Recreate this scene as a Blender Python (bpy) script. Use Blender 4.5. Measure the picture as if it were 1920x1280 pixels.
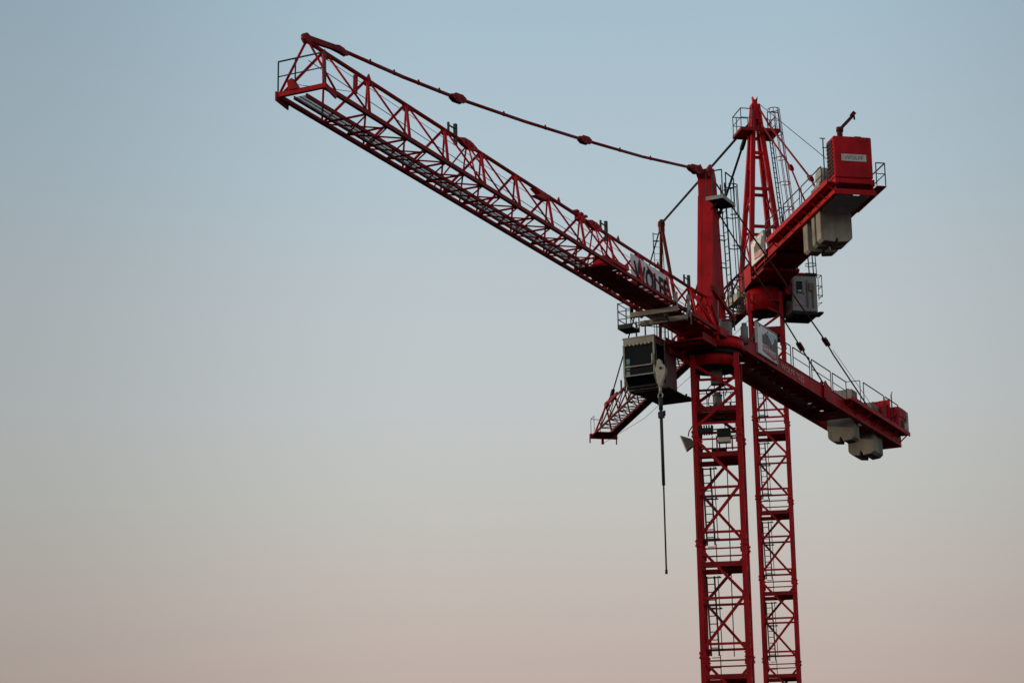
import bpy, bmesh, math, random
from mathutils import Vector, Matrix
random.seed(7)
R = math.radians
for o in list(bpy.data.objects):
    bpy.data.objects.remove(o)
S = bpy.context.scene
COL = S.collection

# ------------------------------------------------------------------ camera
cam_d = bpy.data.cameras.new("camera")
cam = bpy.data.objects.new("camera", cam_d)
COL.objects.link(cam)
TH, RO = R(15.374), R(0.839)
fw = Vector((0, math.cos(TH), math.sin(TH)))
u0 = Vector((0, -math.sin(TH), math.cos(TH)))
x0 = Vector((1, 0, 0))
rt = x0 * math.cos(RO) - u0 * math.sin(RO)
up = x0 * math.sin(RO) + u0 * math.cos(RO)
cam.matrix_world = Matrix(((rt.x, up.x, -fw.x, 0), (rt.y, up.y, -fw.y, 0), (rt.z, up.z, -fw.z, 1.6), (0, 0, 0, 1)))
cam_d.sensor_width = 36.0
cam_d.lens = 4352.0 / 1920 * 36
cam_d.clip_start = 0.5
cam_d.clip_end = 20000
S.camera = cam

# ------------------------------------------------------------------ sky and sun
SUN_AZ, SUN_EL = 284.0, 9.0
FILL_GLOW = 0.50
w = bpy.data.worlds.new("World")
S.world = w
w.use_nodes = True
nt = w.node_tree
nt.nodes.clear()
N = nt.nodes.new
LK = nt.links.new
out = N("ShaderNodeOutputWorld")
sky = N("ShaderNodeTexSky")
sky.sky_type = 'NISHITA'
sky.sun_disc = False
sky.sun_elevation = R(SUN_EL)
sky.sun_rotation = R(SUN_AZ)
sky.dust_density = 2.0
bg1 = N("ShaderNodeBackground")
LK(sky.outputs[0], bg1.inputs[0])
bg1.inputs[1].default_value = 0.022
tc = N("ShaderNodeTexCoord")
sep = N("ShaderNodeSeparateXYZ")
LK(tc.outputs['Generated'], sep.inputs[0])
asn = N("ShaderNodeMath"); asn.operation = 'ARCSINE'
LK(sep.outputs[2], asn.inputs[0])
mr = N("ShaderNodeMapRange")
mr.inputs[1].default_value = R(0); mr.inputs[2].default_value = R(60)
LK(asn.outputs[0], mr.inputs[0])
ramp = N("ShaderNodeValToRGB")
LK(mr.outputs[0], ramp.inputs[0])
def lin(c):
    return tuple(((v / 255 + 0.055) / 1.055) ** 2.4 if v > 10 else v / 255 / 12.92 for v in c)
STOPS = [(0.0, (146, 122, 120)), (6.8, (183, 163, 156)), (9.0, (189, 176, 168)), (11.5, (190, 188, 182)), (14.0, (189, 193, 193)),
         (16.5, (185, 193, 196)), (19.5, (175, 192, 201)), (24.0, (162, 186, 199)), (38, (120, 150, 172)), (60, (92, 120, 145))]
el = ramp.color_ramp.elements
while len(el) < len(STOPS):
    el.new(0.5)
for e, (d, c) in zip(el, STOPS):
    e.position = d / 60.0
    e.color = (*lin(c), 1)
# the sky is a little brighter straight ahead than towards either side
at2 = N("ShaderNodeMath"); at2.operation = 'ARCTAN2'
LK(sep.outputs[0], at2.inputs[0]); LK(sep.outputs[1], at2.inputs[1])
sb = N("ShaderNodeMath"); sb.operation = 'SUBTRACT'; LK(at2.outputs[0], sb.inputs[0]); sb.inputs[1].default_value = R(2.5)
ab = N("ShaderNodeMath"); ab.operation = 'ABSOLUTE'; LK(sb.outputs[0], ab.inputs[0])
m2 = N("ShaderNodeMapRange"); m2.interpolation_type = 'SMOOTHSTEP'
m2.inputs[1].default_value = R(4); m2.inputs[2].default_value = R(17)
m2.inputs[3].default_value = 1.0; m2.inputs[4].default_value = 0.70
LK(ab.outputs[0], m2.inputs[0])
mul = N("ShaderNodeVectorMath"); mul.operation = 'SCALE'
LK(ramp.outputs[0], mul.inputs[0]); LK(m2.outputs[0], mul.inputs['Scale'])
bg2 = N("ShaderNodeBackground")
LK(mul.outputs[0], bg2.inputs[0])
bg2.inputs[1].default_value = 0.965
# broad warm lobe added behind the viewer to brighten the cranes' front faces
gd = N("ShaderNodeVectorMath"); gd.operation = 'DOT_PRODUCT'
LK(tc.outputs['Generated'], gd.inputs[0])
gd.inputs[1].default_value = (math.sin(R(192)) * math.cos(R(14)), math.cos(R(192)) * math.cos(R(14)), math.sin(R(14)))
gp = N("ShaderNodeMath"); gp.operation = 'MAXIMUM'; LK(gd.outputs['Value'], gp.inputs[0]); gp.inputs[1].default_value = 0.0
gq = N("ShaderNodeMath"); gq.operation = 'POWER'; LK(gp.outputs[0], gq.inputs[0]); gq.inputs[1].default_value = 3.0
gs = N("ShaderNodeMath"); gs.operation = 'MULTIPLY'; LK(gq.outputs[0], gs.inputs[0]); gs.inputs[1].default_value = FILL_GLOW
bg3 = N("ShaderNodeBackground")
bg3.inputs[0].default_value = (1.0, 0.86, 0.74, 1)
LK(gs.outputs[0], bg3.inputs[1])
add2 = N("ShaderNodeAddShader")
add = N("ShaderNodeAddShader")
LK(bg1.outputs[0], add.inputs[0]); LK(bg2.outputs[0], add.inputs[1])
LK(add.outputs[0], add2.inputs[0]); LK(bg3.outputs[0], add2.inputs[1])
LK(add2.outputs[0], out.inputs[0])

sd = bpy.data.lights.new("sun", 'SUN')
sd.energy = 1.8
sd.angle = R(0.6)
sd.color = (1.0, 0.80, 0.56)
sun = bpy.data.objects.new("sun", sd)
COL.objects.link(sun)
tos = Vector((math.sin(R(SUN_AZ)) * math.cos(R(SUN_EL)), math.cos(R(SUN_AZ)) * math.cos(R(SUN_EL)), math.sin(R(SUN_EL))))
sun.rotation_euler = tos.to_track_quat('Z', 'Y').to_euler()
sun.location = (0, 0, 80)

S.view_settings.view_transform = 'Standard'
S.view_settings.look = 'None'
S.view_settings.exposure = 0.0
S.view_settings.gamma = 1.0
S.render.engine = 'CYCLES'
S.cycles.max_bounces = 6

# ------------------------------------------------------------------ materials
def mat(name, col, rough=0.6, spec=0.25, metal=0.0, var=0.25, scale=3.0, dirt=0.35, dirtcol=None, bump=0.0, emit=None, streak=False):
    m = bpy.data.materials.new(name)
    m.use_nodes = True
    t = m.node_tree
    b = t.nodes["Principled BSDF"]
    n = t.nodes.new; l = t.links.new
    co = n("ShaderNodeTexCoord")
    mp = n("ShaderNodeMapping")
    if streak:
        mp.inputs['Scale'].default_value = (1.0, 1.0, 0.18)
    l(co.outputs['Object'], mp.inputs[0])
    n1 = n("ShaderNodeTexNoise"); n1.inputs['Scale'].default_value = scale; n1.inputs['Detail'].default_value = 6; n1.inputs['Roughness'].default_value = 0.65
    l(mp.outputs[0], n1.inputs['Vector'])
    n2 = n("ShaderNodeTexNoise"); n2.inputs['Scale'].default_value = scale * 0.35; n2.inputs['Detail'].default_value = 3
    l(co.outputs['Object'], n2.inputs['Vector'])
    dc = dirtcol or tuple(c * 0.35 + 0.01 for c in col)
    r1 = n("ShaderNodeMapRange"); r1.inputs[1].default_value = 0.50; r1.inputs[2].default_value = 0.78
    r1.inputs[3].default_value = 0.0; r1.inputs[4].default_value = dirt
    l(n1.outputs[0], r1.inputs[0])
    mx = n("ShaderNodeMix"); mx.data_type = 'RGBA'
    mx.inputs[6].default_value = (*col, 1); mx.inputs[7].default_value = (*dc, 1)
    l(r1.outputs[0], mx.inputs[0])
    r2 = n("ShaderNodeMapRange"); r2.inputs[1].default_value = 0.3; r2.inputs[2].default_value = 0.7
    r2.inputs[3].default_value = 1 - var; r2.inputs[4].default_value = 1 + var
    l(n2.outputs[0], r2.inputs[0])
    sc = n("ShaderNodeVectorMath"); sc.operation = 'SCALE'
    l(mx.outputs[2], sc.inputs[0]); l(r2.outputs[0], sc.inputs['Scale'])
    l(sc.outputs[0], b.inputs['Base Color'])
    r3 = n("ShaderNodeMapRange"); r3.inputs[3].default_value = max(0.05, rough - 0.12); r3.inputs[4].default_value = min(1, rough + 0.15)
    l(n1.outputs[0], r3.inputs[0]); l(r3.outputs[0], b.inputs['Roughness'])
    b.inputs['Specular IOR Level'].default_value = spec
    b.inputs['Metallic'].default_value = metal
    if bump:
        bp = n("ShaderNodeBump"); bp.inputs['Strength'].default_value = bump; bp.inputs['Distance'].default_value = 0.02
        l(n1.outputs[0], bp.inputs['Height']); l(bp.outputs[0], b.inputs['Normal'])
    if emit:
        b.inputs['Emission Color'].default_value = (*emit[0], 1)
        b.inputs['Emission Strength'].default_value = emit[1]
    return m

RED = mat("red_crane_paint", (0.42, 0.006, 0.012), 0.55, 0.13, var=0.26, scale=2.2, dirt=0.65, dirtcol=(0.11, 0.008, 0.008), streak=True)
RUST = mat("weathered_red_paint", (0.27, 0.011, 0.012), 0.6, 0.12, var=0.25, scale=3.5, dirt=0.6, dirtcol=(0.085, 0.020, 0.012))
GREEN = mat("dark_green_grey_steel", (0.030, 0.048, 0.048), 0.6, 0.2, var=0.2)
GALV = mat("galvanised_steel", (0.30, 0.31, 0.30), 0.55, 0.3, var=0.2, scale=6, dirt=0.4)
MESHM = mat("walkway_grating_steel", (0.50, 0.50, 0.52), 0.6, 0.3, var=0.15)
DARK = mat("black_steel", (0.012, 0.013, 0.014), 0.6, 0.2, var=0.2)
ROPE = mat("steel_rope", (0.03, 0.033, 0.035), 0.6, 0.2, var=0.2)
CONC = mat("cast_concrete", (0.27, 0.25, 0.215), 0.9, 0.1, var=0.30, scale=2.6, dirt=0.75, dirtcol=(0.11, 0.10, 0.08), bump=0.4, streak=True)
CREAM = mat("cream_cab_paint", (0.36, 0.345, 0.285), 0.6, 0.2, var=0.15, scale=4, dirt=0.45, dirtcol=(0.22, 0.18, 0.11))
CABGREY = mat("grey_cab_panel", (0.30, 0.29, 0.30), 0.6, 0.2, var=0.15, scale=3, dirt=0.4)
CABBROWN = mat("mauve_brown_cab_panel", (0.20, 0.125, 0.13), 0.6, 0.2, var=0.15, scale=3, dirt=0.3)
GLASS = mat("dark_cab_glass", (0.004, 0.006, 0.007), 0.25, 0.12, var=0.1, dirt=0.1)
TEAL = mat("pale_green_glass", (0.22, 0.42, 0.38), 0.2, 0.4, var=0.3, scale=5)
WHITE = mat("white_sign_panel", (0.80, 0.80, 0.80), 0.5, 0.3, var=0.08, scale=2, dirt=0.2)
SIGNDARK = mat("dark_grey_sign_print", (0.10, 0.095, 0.09), 0.5, 0.3, var=0.1)
SIGNRED = mat("red_sign_print", (0.50, 0.06, 0.08), 0.5, 0.3, var=0.1)
SIGNBLUE = mat("pale_blue_sign_print", (0.52, 0.60, 0.68), 0.5, 0.3, var=0.05)
BLACK = mat("black_lettering", (0.012, 0.014, 0.014), 0.6, 0.2)
PALEINK = mat("pale_lettering", (0.62, 0.42, 0.42), 0.6, 0.2)
HOOKW = mat("worn_white_hook_paint", (0.40, 0.37, 0.33), 0.6, 0.25, var=0.2, scale=6, dirt=0.6, dirtcol=(0.22, 0.15, 0.09))
TROLLEY = mat("dirty_grey_trolley_paint", (0.34, 0.31, 0.27), 0.6, 0.2, var=0.2, scale=5, dirt=0.6, dirtcol=(0.16, 0.12, 0.08))
OLIVE = mat("olive_brown_lamp_housing", (0.16, 0.13, 0.075), 0.6, 0.3, var=0.25, scale=5)
LAMPGLASS = mat("beige_lamp_glass", (0.55, 0.48, 0.34), 0.3, 0.4, var=0.1)
CRANEGREY = mat("grey_machine_housing", (0.17, 0.18, 0.17), 0.55, 0.3, var=0.15)
FARRED = mat("shade_darkened_red_paint", (0.13, 0.018, 0.015), 0.65, 0.08, var=0.25)  # crane red darkened to stand in for the far jib's missing sunlight
DECKM = mat("worn_pink_grey_deck", (0.50, 0.22, 0.23), 0.5, 0.3, var=0.25)
PLATE = mat("dull_grey_name_plate", (0.50, 0.48, 0.46), 0.5, 0.2)
TIEM = mat("dark_red_brown_tie", (0.085, 0.014, 0.014), 0.6, 0.15, var=0.3)
EARTH = mat("dark_ground", (0.018, 0.017, 0.015), 0.95, 0.1, var=0.3, scale=0.2, dirt=0.5)

# ------------------------------------------------------------------ mesh helpers
class B:
    def __init__(s):
        s.v = []; s.f = []; s.sm = []
    def add(s, vs, fs, smooth=False):
        o = len(s.v)
        s.v += [Vector(p) for p in vs]
        for f in fs:
            s.f.append([i + o for i in f]); s.sm.append(smooth)
        return s
    def box(s, xa, xb, ya, yb, za, zb):
        xa, xb = min(xa, xb), max(xa, xb); ya, yb = min(ya, yb), max(ya, yb); za, zb = min(za, zb), max(za, zb)
        return s.add([(xa, ya, za), (xb, ya, za), (xb, yb, za), (xa, yb, za), (xa, ya, zb), (xb, ya, zb), (xb, yb, zb), (xa, yb, zb)],
                     [(0, 3, 2, 1), (4, 5, 6, 7), (0, 1, 5, 4), (1, 2, 6, 5), (2, 3, 7, 6), (3, 0, 4, 7)])
    def bar(s, p, q, a, b=None, upv=(0, 0, 1)):
        p, q = Vector(p), Vector(q); b = b or a
        d = (q - p).normalized(); u = Vector(upv)
        if abs(d.dot(u)) > 0.98: u = Vector((1, 0, 0))
        x = d.cross(u).normalized(); y = x.cross(d).normalized()
        vs = []
        for c in (p, q):
            for i, j in ((-1, -1), (1, -1), (1, 1), (-1, 1)):
                vs.append(c + x * (i * a / 2) + y * (j * b / 2))
        return s.add(vs, [(0, 3, 2, 1), (4, 5, 6, 7), (0, 1, 5, 4), (1, 2, 6, 5), (2, 3, 7, 6), (3, 0, 4, 7)])
    def tube(s, p, q, r, n=8, r2=None):
        p, q = Vector(p), Vector(q); r2 = r if r2 is None else r2
        d = (q - p).normalized(); u = Vector((0, 0, 1))
        if abs(d.dot(u)) > 0.98: u = Vector((1, 0, 0))
        x = d.cross(u).normalized(); y = x.cross(d).normalized()
        a = [p + (x * math.cos(t) + y * math.sin(t)) * r for t in [2 * math.pi * i / n for i in range(n)]]
        c = [q + (x * math.cos(t) + y * math.sin(t)) * r2 for t in [2 * math.pi * i / n for i in range(n)]]
        o = len(s.v)
        s.v += a + c
        for i in range(n):
            s.f.append([o + i, o + (i + 1) % n, o + n + (i + 1) % n, o + n + i]); s.sm.append(n > 5)
        s.f.append([o + i for i in range(n)][::-1]); s.sm.append(False)
        s.f.append([o + n + i for i in range(n)]); s.sm.append(False)
        return s
    def path(s, pts, r, n=6):
        for a, b in zip(pts[:-1], pts[1:]):
            s.tube(a, b, r, n)
        return s
    def ring(s, c, rad, r, n=18, a0=0, a1=360, ax=(1, 0, 0), ay=(0, 1, 0)):
        c = Vector(c); ax = Vector(ax); ay = Vector(ay)
        pts = [c + (ax * math.cos(R(a0 + (a1 - a0) * i / n)) + ay * math.sin(R(a0 + (a1 - a0) * i / n))) * rad for i in range(n + 1)]
        return s.path(pts, r, 5)
    def prism(s, poly, fn, a, b):
        """poly: 2-D outline; fn(u, v, t) gives the point at depth t."""
        n = len(poly)
        vs = [fn(u, v, a) for u, v in poly] + [fn(u, v, b) for u, v in poly]
        return s.add(vs, [list(range(n))[::-1], [n + i for i in range(n)]] + [(i, (i + 1) % n, n + (i + 1) % n, n + i) for i in range(n)])
    def build(s, name, m, parent=None, M=None, bevel=0.0):
        me = bpy.data.meshes.new(name)
        bm = bmesh.new()
        vs = [bm.verts.new(M @ v if M else v) for v in s.v]
        for f, sm in zip(s.f, s.sm):
            try:
                fc = bm.faces.new([vs[i] for i in f]); fc.smooth = sm
            except ValueError:
                pass
        bmesh.ops.recalc_face_normals(bm, faces=bm.faces)
        if bevel:
            bmesh.ops.bevel(bm, geom=[e for e in bm.edges if len(e.link_faces) == 2 and e.calc_face_angle(0) > 0.5], offset=bevel, segments=1, affect='EDGES', profile=0.5)
        bm.to_mesh(me); bm.free()
        me.materials.append(m)
        o = bpy.data.objects.new(name, me)
        COL.objects.link(o)
        if parent: o.parent = parent
        return o

XZ = lambda u, v, t: (u, t, v)
YZ = lambda u, v, t: (t, u, v)
XY = lambda u, v, t: (u, v, t)

def tag(o, label=None, cat=None, group=None, kind=None):
    if label: o['label'] = label
    if cat: o['category'] = cat
    if group: o['group'] = group
    if kind: o['kind'] = kind
    return o

def empty(name, loc, az):
    o = bpy.data.objects.new(name, None)
    o.empty_display_size = 1.0
    COL.objects.link(o)
    o.location = loc
    o.rotation_euler = (0, 0, R(90 - az))
    return o

def text(body, name, m, parent, origin, ux, uy, size_h, width=None, thick=0.012, bold=0.0):
    """Lettering as real thin geometry: origin = lower-left corner, ux / uy = reading and up directions."""
    cu = bpy.data.curves.new(name, 'FONT')
    cu.body = body; cu.size = 1.0; cu.extrude = 0.0; cu.offset = bold; cu.resolution_u = 3
    to = bpy.data.objects.new(name, cu)
    COL.objects.link(to)
    dg = bpy.context.evaluated_depsgraph_get()
    me = bpy.data.meshes.new_from_object(to.evaluated_get(dg))
    bpy.data.objects.remove(to)
    xs = [v.co.x for v in me.vertices]; ys = [v.co.y for v in me.vertices]
    xa, xb, ya, yb = min(xs), max(xs), min(ys), max(ys)
    ky = size_h / (yb - ya); kx = (width / (xb - xa)) if width else ky
    ux = Vector(ux).normalized(); uy = Vector(uy).normalized(); o = Vector(origin)
    for v in me.vertices:
        v.co = o + ux * ((v.co.x - xa) * kx) + uy * ((v.co.y - ya) * ky)
    bm = bmesh.new(); bm.from_mesh(me)
    nrm = ux.cross(uy)
    ret = bmesh.ops.extrude_face_region(bm, geom=bm.faces[:])
    for g in ret['geom']:
        if isinstance(g, bmesh.types.BMVert): g.co += nrm * thick
    bmesh.ops.recalc_face_normals(bm, faces=bm.faces)
    bm.to_mesh(me); bm.free()
    me.materials.clear(); me.materials.append(m)
    me.name = name
    ob = bpy.data.objects.new(name, me)
    COL.objects.link(ob)
    ob.parent = parent
    return ob

# ------------------------------------------------------------------ ground
g = B().add([(-6000, -6000, 0), (6000, -6000, 0), (6000, 9000, 0), (-6000, 9000, 0)], [(0, 1, 2, 3)]).build("ground", EARTH)
tag(g, kind='structure')

# ------------------------------------------------------------------ shared crane builders
def ladder(b, p, q, side, wdt=0.36, r=0.026, step=0.3):
    """stiles and rungs between p (bottom) and q (top); side = unit vector across"""
    p, q, s_ = Vector(p), Vector(q), Vector(side)
    for k in (-1, 1):
        b.bar(p + s_ * k * wdt / 2, q + s_ * k * wdt / 2, r * 2.0)
    n = int((q - p).length / step)
    for i in range(1, n):
        c = p.lerp(q, i / n)
        b.bar(c - s_ * wdt / 2, c + s_ * wdt / 2, r * 1.1)

def cage(b, p, q, out, side, rad=0.34, r=0.016, hoops=4, bars=5):
    """ladder safety cage: hoops stand out along 'out' from the line p-q"""
    p, q, o, s_ = Vector(p), Vector(q), Vector(out), Vector(side)
    angs = [-1.9 + 3.8 * i / (bars - 1) for i in range(bars)]
    for i in range(hoops):
        c = p.lerp(q, i / (hoops - 1)) + o * rad
        pts = [c + o * math.cos(t) * rad + s_ * math.sin(t) * rad for t in [-2.6 + 5.2 * k / 16 for k in range(17)]]
        b.path(pts, r * 1.3, 5)
    for t in angs:
        d = o * (rad + math.cos(t) * rad) + s_ * math.sin(t) * rad
        b.bar(p + d, q + d, r * 1.5)

def mast_section(crane, M, J, h, half, legw, first=False, low=False):
    """one 4.5 m bolted section from joint J up to J + h, in the mast's own frame (x right, y away)"""
    top = J + h
    f = half
    sec = None
    # horizontal struts on the four faces: just above the lower joint, at mid height
    for z in (J + 0.27, J + 2.1):
        if z > top - 0.2: continue
        s = B()
        for a, c in (((-f, -f), (f, -f)), ((f, -f), (f, f)), ((f, f), (-f, f)), ((-f, f), (-f, -f))):
            s.bar((a[0], a[1], z), (c[0], c[1], z), 0.085, 0.09)
        if sec is None: sec = s.build("mast_section", RED, crane, M)
        else: s.build("mid_frame", RED, sec, M)
    for sx in (-1, 1):
        for sy in (-1, 1):
            lg = B()
            cx, cy = sx * f, sy * f
            t = 0.045
            lg.box(cx - legw / 2, cx + legw / 2, cy + sy * (legw / 2 - t), cy + sy * legw / 2, J, top)
            lg.box(cx + sx * (legw / 2 - t), cx + sx * legw / 2, cy - legw / 2 + 0.002, cy + legw / 2 - 0.002, J + 0.002, top - 0.002)
            lg.box(cx - legw * 0.36, cx + legw * 0.36, cy - legw * 0.36, cy + legw * 0.36, J + 0.004, top - 0.004)
            # small gusset plates where the braces meet the leg
            for zg in (J + 0.16, J + min(2.2, h * 0.5), J + h - 0.46):
                lg.box(cx - sx * legw / 2, cx - sx * (legw / 2 + 0.05), cy + sy * 0.052, cy + sy * 0.072, zg - 0.12, zg + 0.12)
            # bolted clamp at the joint
            k = legw / 2 + 0.02
            if not first:
                lg.box(cx - k, cx + k, cy - k, cy + k, J - 0.32, J - 0.02)
                for zz in (J - 0.26, J - 0.08):
                    lg.tube((cx + sx * 0.03, cy - k - 0.04, zz), (cx + sx * 0.03, cy + k + 0.04, zz), 0.035, 6)
                    lg.tube((cx - k - 0.04, cy, zz), (cx + k + 0.04, cy, zz), 0.035, 6)
            lg.build("leg", RED, sec, M)
    e = f - 0.06
    hm = min(2.2, h * 0.5); lo = 0.12; hi = h - 0.42
    def diag(p, q):
        B().bar(p, q, 0.135, 0.11).build("diagonal_brace", RED, sec, M)
    for (ax, sgn, left) in (('y', -1, -1), ('y', 1, 1), ('x', 1, -1), ('x', -1, 1)):
        def P(u, z):
            return (u * e, sgn * f, z) if ax == 'y' else (sgn * f, u * e, z)
        diag(P(left, J + lo), P(-left, J + hm - 0.04))
        diag(P(-left, J + hm + 0.04), P(left, J + hi))
    if h > 3:
        # gangway inside the section under its lower joint, with guard rails
        pl = B()
        zb, zt = J - 1.14, J - 0.94
        i_ = f - legw / 2 + 0.02
        for sy in (-1, 1):
            pl.box(-i_, i_, sy * f - 0.05, sy * f + 0.05, zb, zt)
        for sx in (-1, 1):
            pl.box(sx * f - 0.05, sx * f + 0.05, -f + 0.06, f - 0.06, zb + 0.02, zt - 0.02)
        pl.box(-i_ + 0.55, i_, -f + 0.06, f - 0.06, zb + 0.10, zb + 0.14)
        pl.box(-i_, -i_ + 0.54, -f + 0.06, -0.1, zb + 0.10, zb + 0.14)
        pl.build("gangway", RUST, sec, M)
        gr = B()
        z = J - 0.40
        for a, c in (((-f, -f), (f, -f)), ((f, -f), (f, f)), ((f, f), (-f, f)), ((-f, f), (-f, -f))):
            gr.bar((a[0], a[1], z), (c[0], c[1], z), 0.06, 0.055)
        gr.build("guard_rail", RED, sec, M)
        hp = B()
        hp.bar((-0.28, 0.1, J - 1.0), (-0.28, 0.1, J - 0.05), 0.035); hp.bar((-0.62, 0.1, J - 0.15), (-0.28, 0.1, J - 0.15), 0.03)
        hp.bar((-0.62, 0.1, J - 0.55), (-0.28, 0.1, J - 0.55), 0.03)
        hp.build("hatch_rail", GREEN, sec, M)
        if h < 4: return sec
        ld = B()
        ladder(ld, (-0.50, 0.30, J - 0.05), (-0.58, 0.30, J + 3.18), (1, 0, 0), 0.32, 0.033)
        ld.bar((-0.20, 0.05, J + 0.2), (-0.26, 0.05, J + 3.15), 0.035)
        for z in (J + 0.2, J + 1.85, J + 3.12):
            ld.bar((-0.74, 0.28, z), (-0.14, 0.28, z), 0.05); ld.bar((-0.2, 0.28, z), (-0.2, 0.0, z), 0.04)
        ld.build("ladder", GREEN, sec, M)
    return sec

def ribbed_drum(b, r, za, zb, n=48):
    b.tube((0, 0, za), (0, 0, zb), r, n)

def railing(b, pts, zh, mid=True, r=0.03, post_every=None):
    """posts at pts, top rail and mid rail between them"""
    for p in pts:
        b.bar(p, (p[0], p[1], p[2] + zh), r)
    for a, c in zip(pts[:-1], pts[1:]):
        b.bar((a[0], a[1], a[2] + zh), (c[0], c[1], c[2] + zh), r * 1.1)
        if mid:
            b.bar((a[0], a[1], a[2] + zh * 0.52), (c[0], c[1], c[2] + zh * 0.52), r * 0.8)

def jib_truss(crane, tops, zb, zt, hw, tip, root, chord_m, thin=1.0, RED=RED):
    """triangular lattice jib; 'tops' are the x of the upper nodes from tip to root, lower nodes sit half way"""
    gus = []
    for x in tops[:-1]:
        j = B(); gus.append(j)
        j.prism([(x + 0.16, zt - 0.05), (x + 0.10, zt - 0.20), (x - 0.12, zt - 0.20), (x - 0.34, zt - 0.05)], XZ, -0.05, 0.05)
    jib = B().tube((tops[0] + 0.25, 0, zt), (tops[-1] - 0.4, 0, zt), 0.068 * thin, 10).build("jib", chord_m, crane)
    for gx in gus:
        gx.build("gusset_plate", RED, jib)
    bots = [(a + c) / 2 for a, c in zip(tops[:-1], tops[1:])]
    for sy in (-1, 1):
        c = B()
        c.box(root, tip, sy * hw - 0.055, sy * hw + 0.055, zb - 0.065, zb + 0.065)
        c.build("bottom_chord", chord_m, jib)
    for i, x in enumerate(bots):
        for sy in (-1, 1):
            B().tube((tops[i] - 0.1, sy * 0.05, zt - 0.07), (x + 0.08, sy * hw, zb + 0.07), 0.034 * thin, 6).build("diagonal_brace", RED, jib)
            B().tube((tops[i + 1] + 0.06, sy * 0.06, zt - 0.07), (x - 0.06, sy * hw, zb + 0.07), 0.050 * thin, 6).build("upright_brace", RED, jib)
        B().tube((x, -hw + 0.08, zb), (x, hw - 0.08, zb), 0.036 * thin, 6).build("cross_tie", RED, jib)
        if i + 1 < len(bots):
            xm = (x + bots[i + 1]) / 2
            B().tube((xm, -hw + 0.08, zb), (xm, hw - 0.08, zb), 0.034 * thin, 6).build("cross_tie", RED, jib)
            B().path([(x - 0.05, hw - 0.09, zb + 0.01), (xm, -hw + 0.09, zb + 0.01), (bots[i + 1] + 0.05, hw - 0.09, zb + 0.01)], 0.028 * thin, 6).build("bottom_brace", RED, jib)
            B().path([(x - 0.06, -hw + 0.09, zb - 0.045), (xm, hw - 0.09, zb - 0.045), (bots[i + 1] + 0.06, -hw + 0.09, zb - 0.045)], 0.026 * thin, 6).build("bottom_brace", RED, jib)
    return jib, bots

def grating(b, xa, xb, ya, yb, z, pitch=0.07, t=0.042):
    x = xa
    while x < xb:
        b.box(x, x + t, ya, yb, z, z + 0.004); x += pitch
    for y in (ya, (ya + yb) / 2, yb):
        b.box(xa, xb, y - 0.015, y + 0.015, z - 0.008, z + 0.012)

def tie(parent, pts, r, couplings, m=RUST, coup_r=0.15, name="tie_bar", clen=0.42):
    """jointed tie bar through pts; coupling lugs at indices in couplings"""
    b = B()
    b.path(pts, r, 8)
    t = b.build(name, m, parent)
    for i in couplings:
        p = Vector(pts[i])
        d = (Vector(pts[min(i + 1, len(pts) - 1)]) - Vector(pts[max(i - 1, 0)])).normalized()
        c = B()
        L_ = clen
        for k in (-1, 1):
            side = d.cross(Vector((0, 0, 1))).normalized()
            upv = side.cross(d)
            w_ = coup_r
            pr = [(-L_, 0.05), (-L_ * 0.55, w_), (L_ * 0.5, w_), (L_, 0.05), (L_, -0.05), (L_ * 0.55, -w_), (-L_ * 0.5, -w_), (-L_, -0.05)]
            c.prism(pr, lambda u, v, tt: p + d * u + upv * v + side * tt, k * 0.05, k * 0.10)
        side = d.cross(Vector((0, 0, 1))).normalized()
        for k in (-1, 1):
            c.tube(p + d * k * L_ * 0.42 - side * 0.12, p + d * k * L_ * 0.42 + side * 0.12, coup_r * 0.45, 8)
        c.build("coupling_link", m, t)
    return t

def counterweight(name, crane_loc, az, xa, xb, yc, hw, zb, zt, label, notch=0.10):
    o = empty(name, crane_loc, az)
    c = 0.16
    poly = [(yc - hw, zt), (yc - hw, zb + c * 1.6), (yc - hw + 0.06, zb + c), (yc - hw + c * 1.2, zb + 0.05), (yc - notch, zb), (yc - notch * 0.75, zb + 0.16), (yc - 0.02, zb + 0.24),
            (yc + notch * 0.55, zb + 0.14), (yc + notch, zb), (yc + hw - c, zb + 0.04), (yc + hw, zb + c * 1.1), (yc + hw, zt)]
    b = B().prism(poly, YZ, xa, xb)
    ob = b.build(name, CONC, None, None, bevel=0.025)
    # re-seat: the block itself is the top-level object
    ob.location = o.location; ob.rotation_euler = o.rotation_euler
    bpy.data.objects.remove(o)
    lg = B()
    for k in (-0.35, 0.35):
        lg.ring((xa * 0.5 + xb * 0.5, yc + k * hw * 1.4, zt + 0.02), 0.10, 0.02, 10, 0, 180, (0, 1, 0), (0, 0, 1))
    lg.build("lifting_loop", DARK, ob)
    tag(ob, label, "counterweight", "concrete counterweight blocks under the counter jibs")
    return ob

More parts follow.
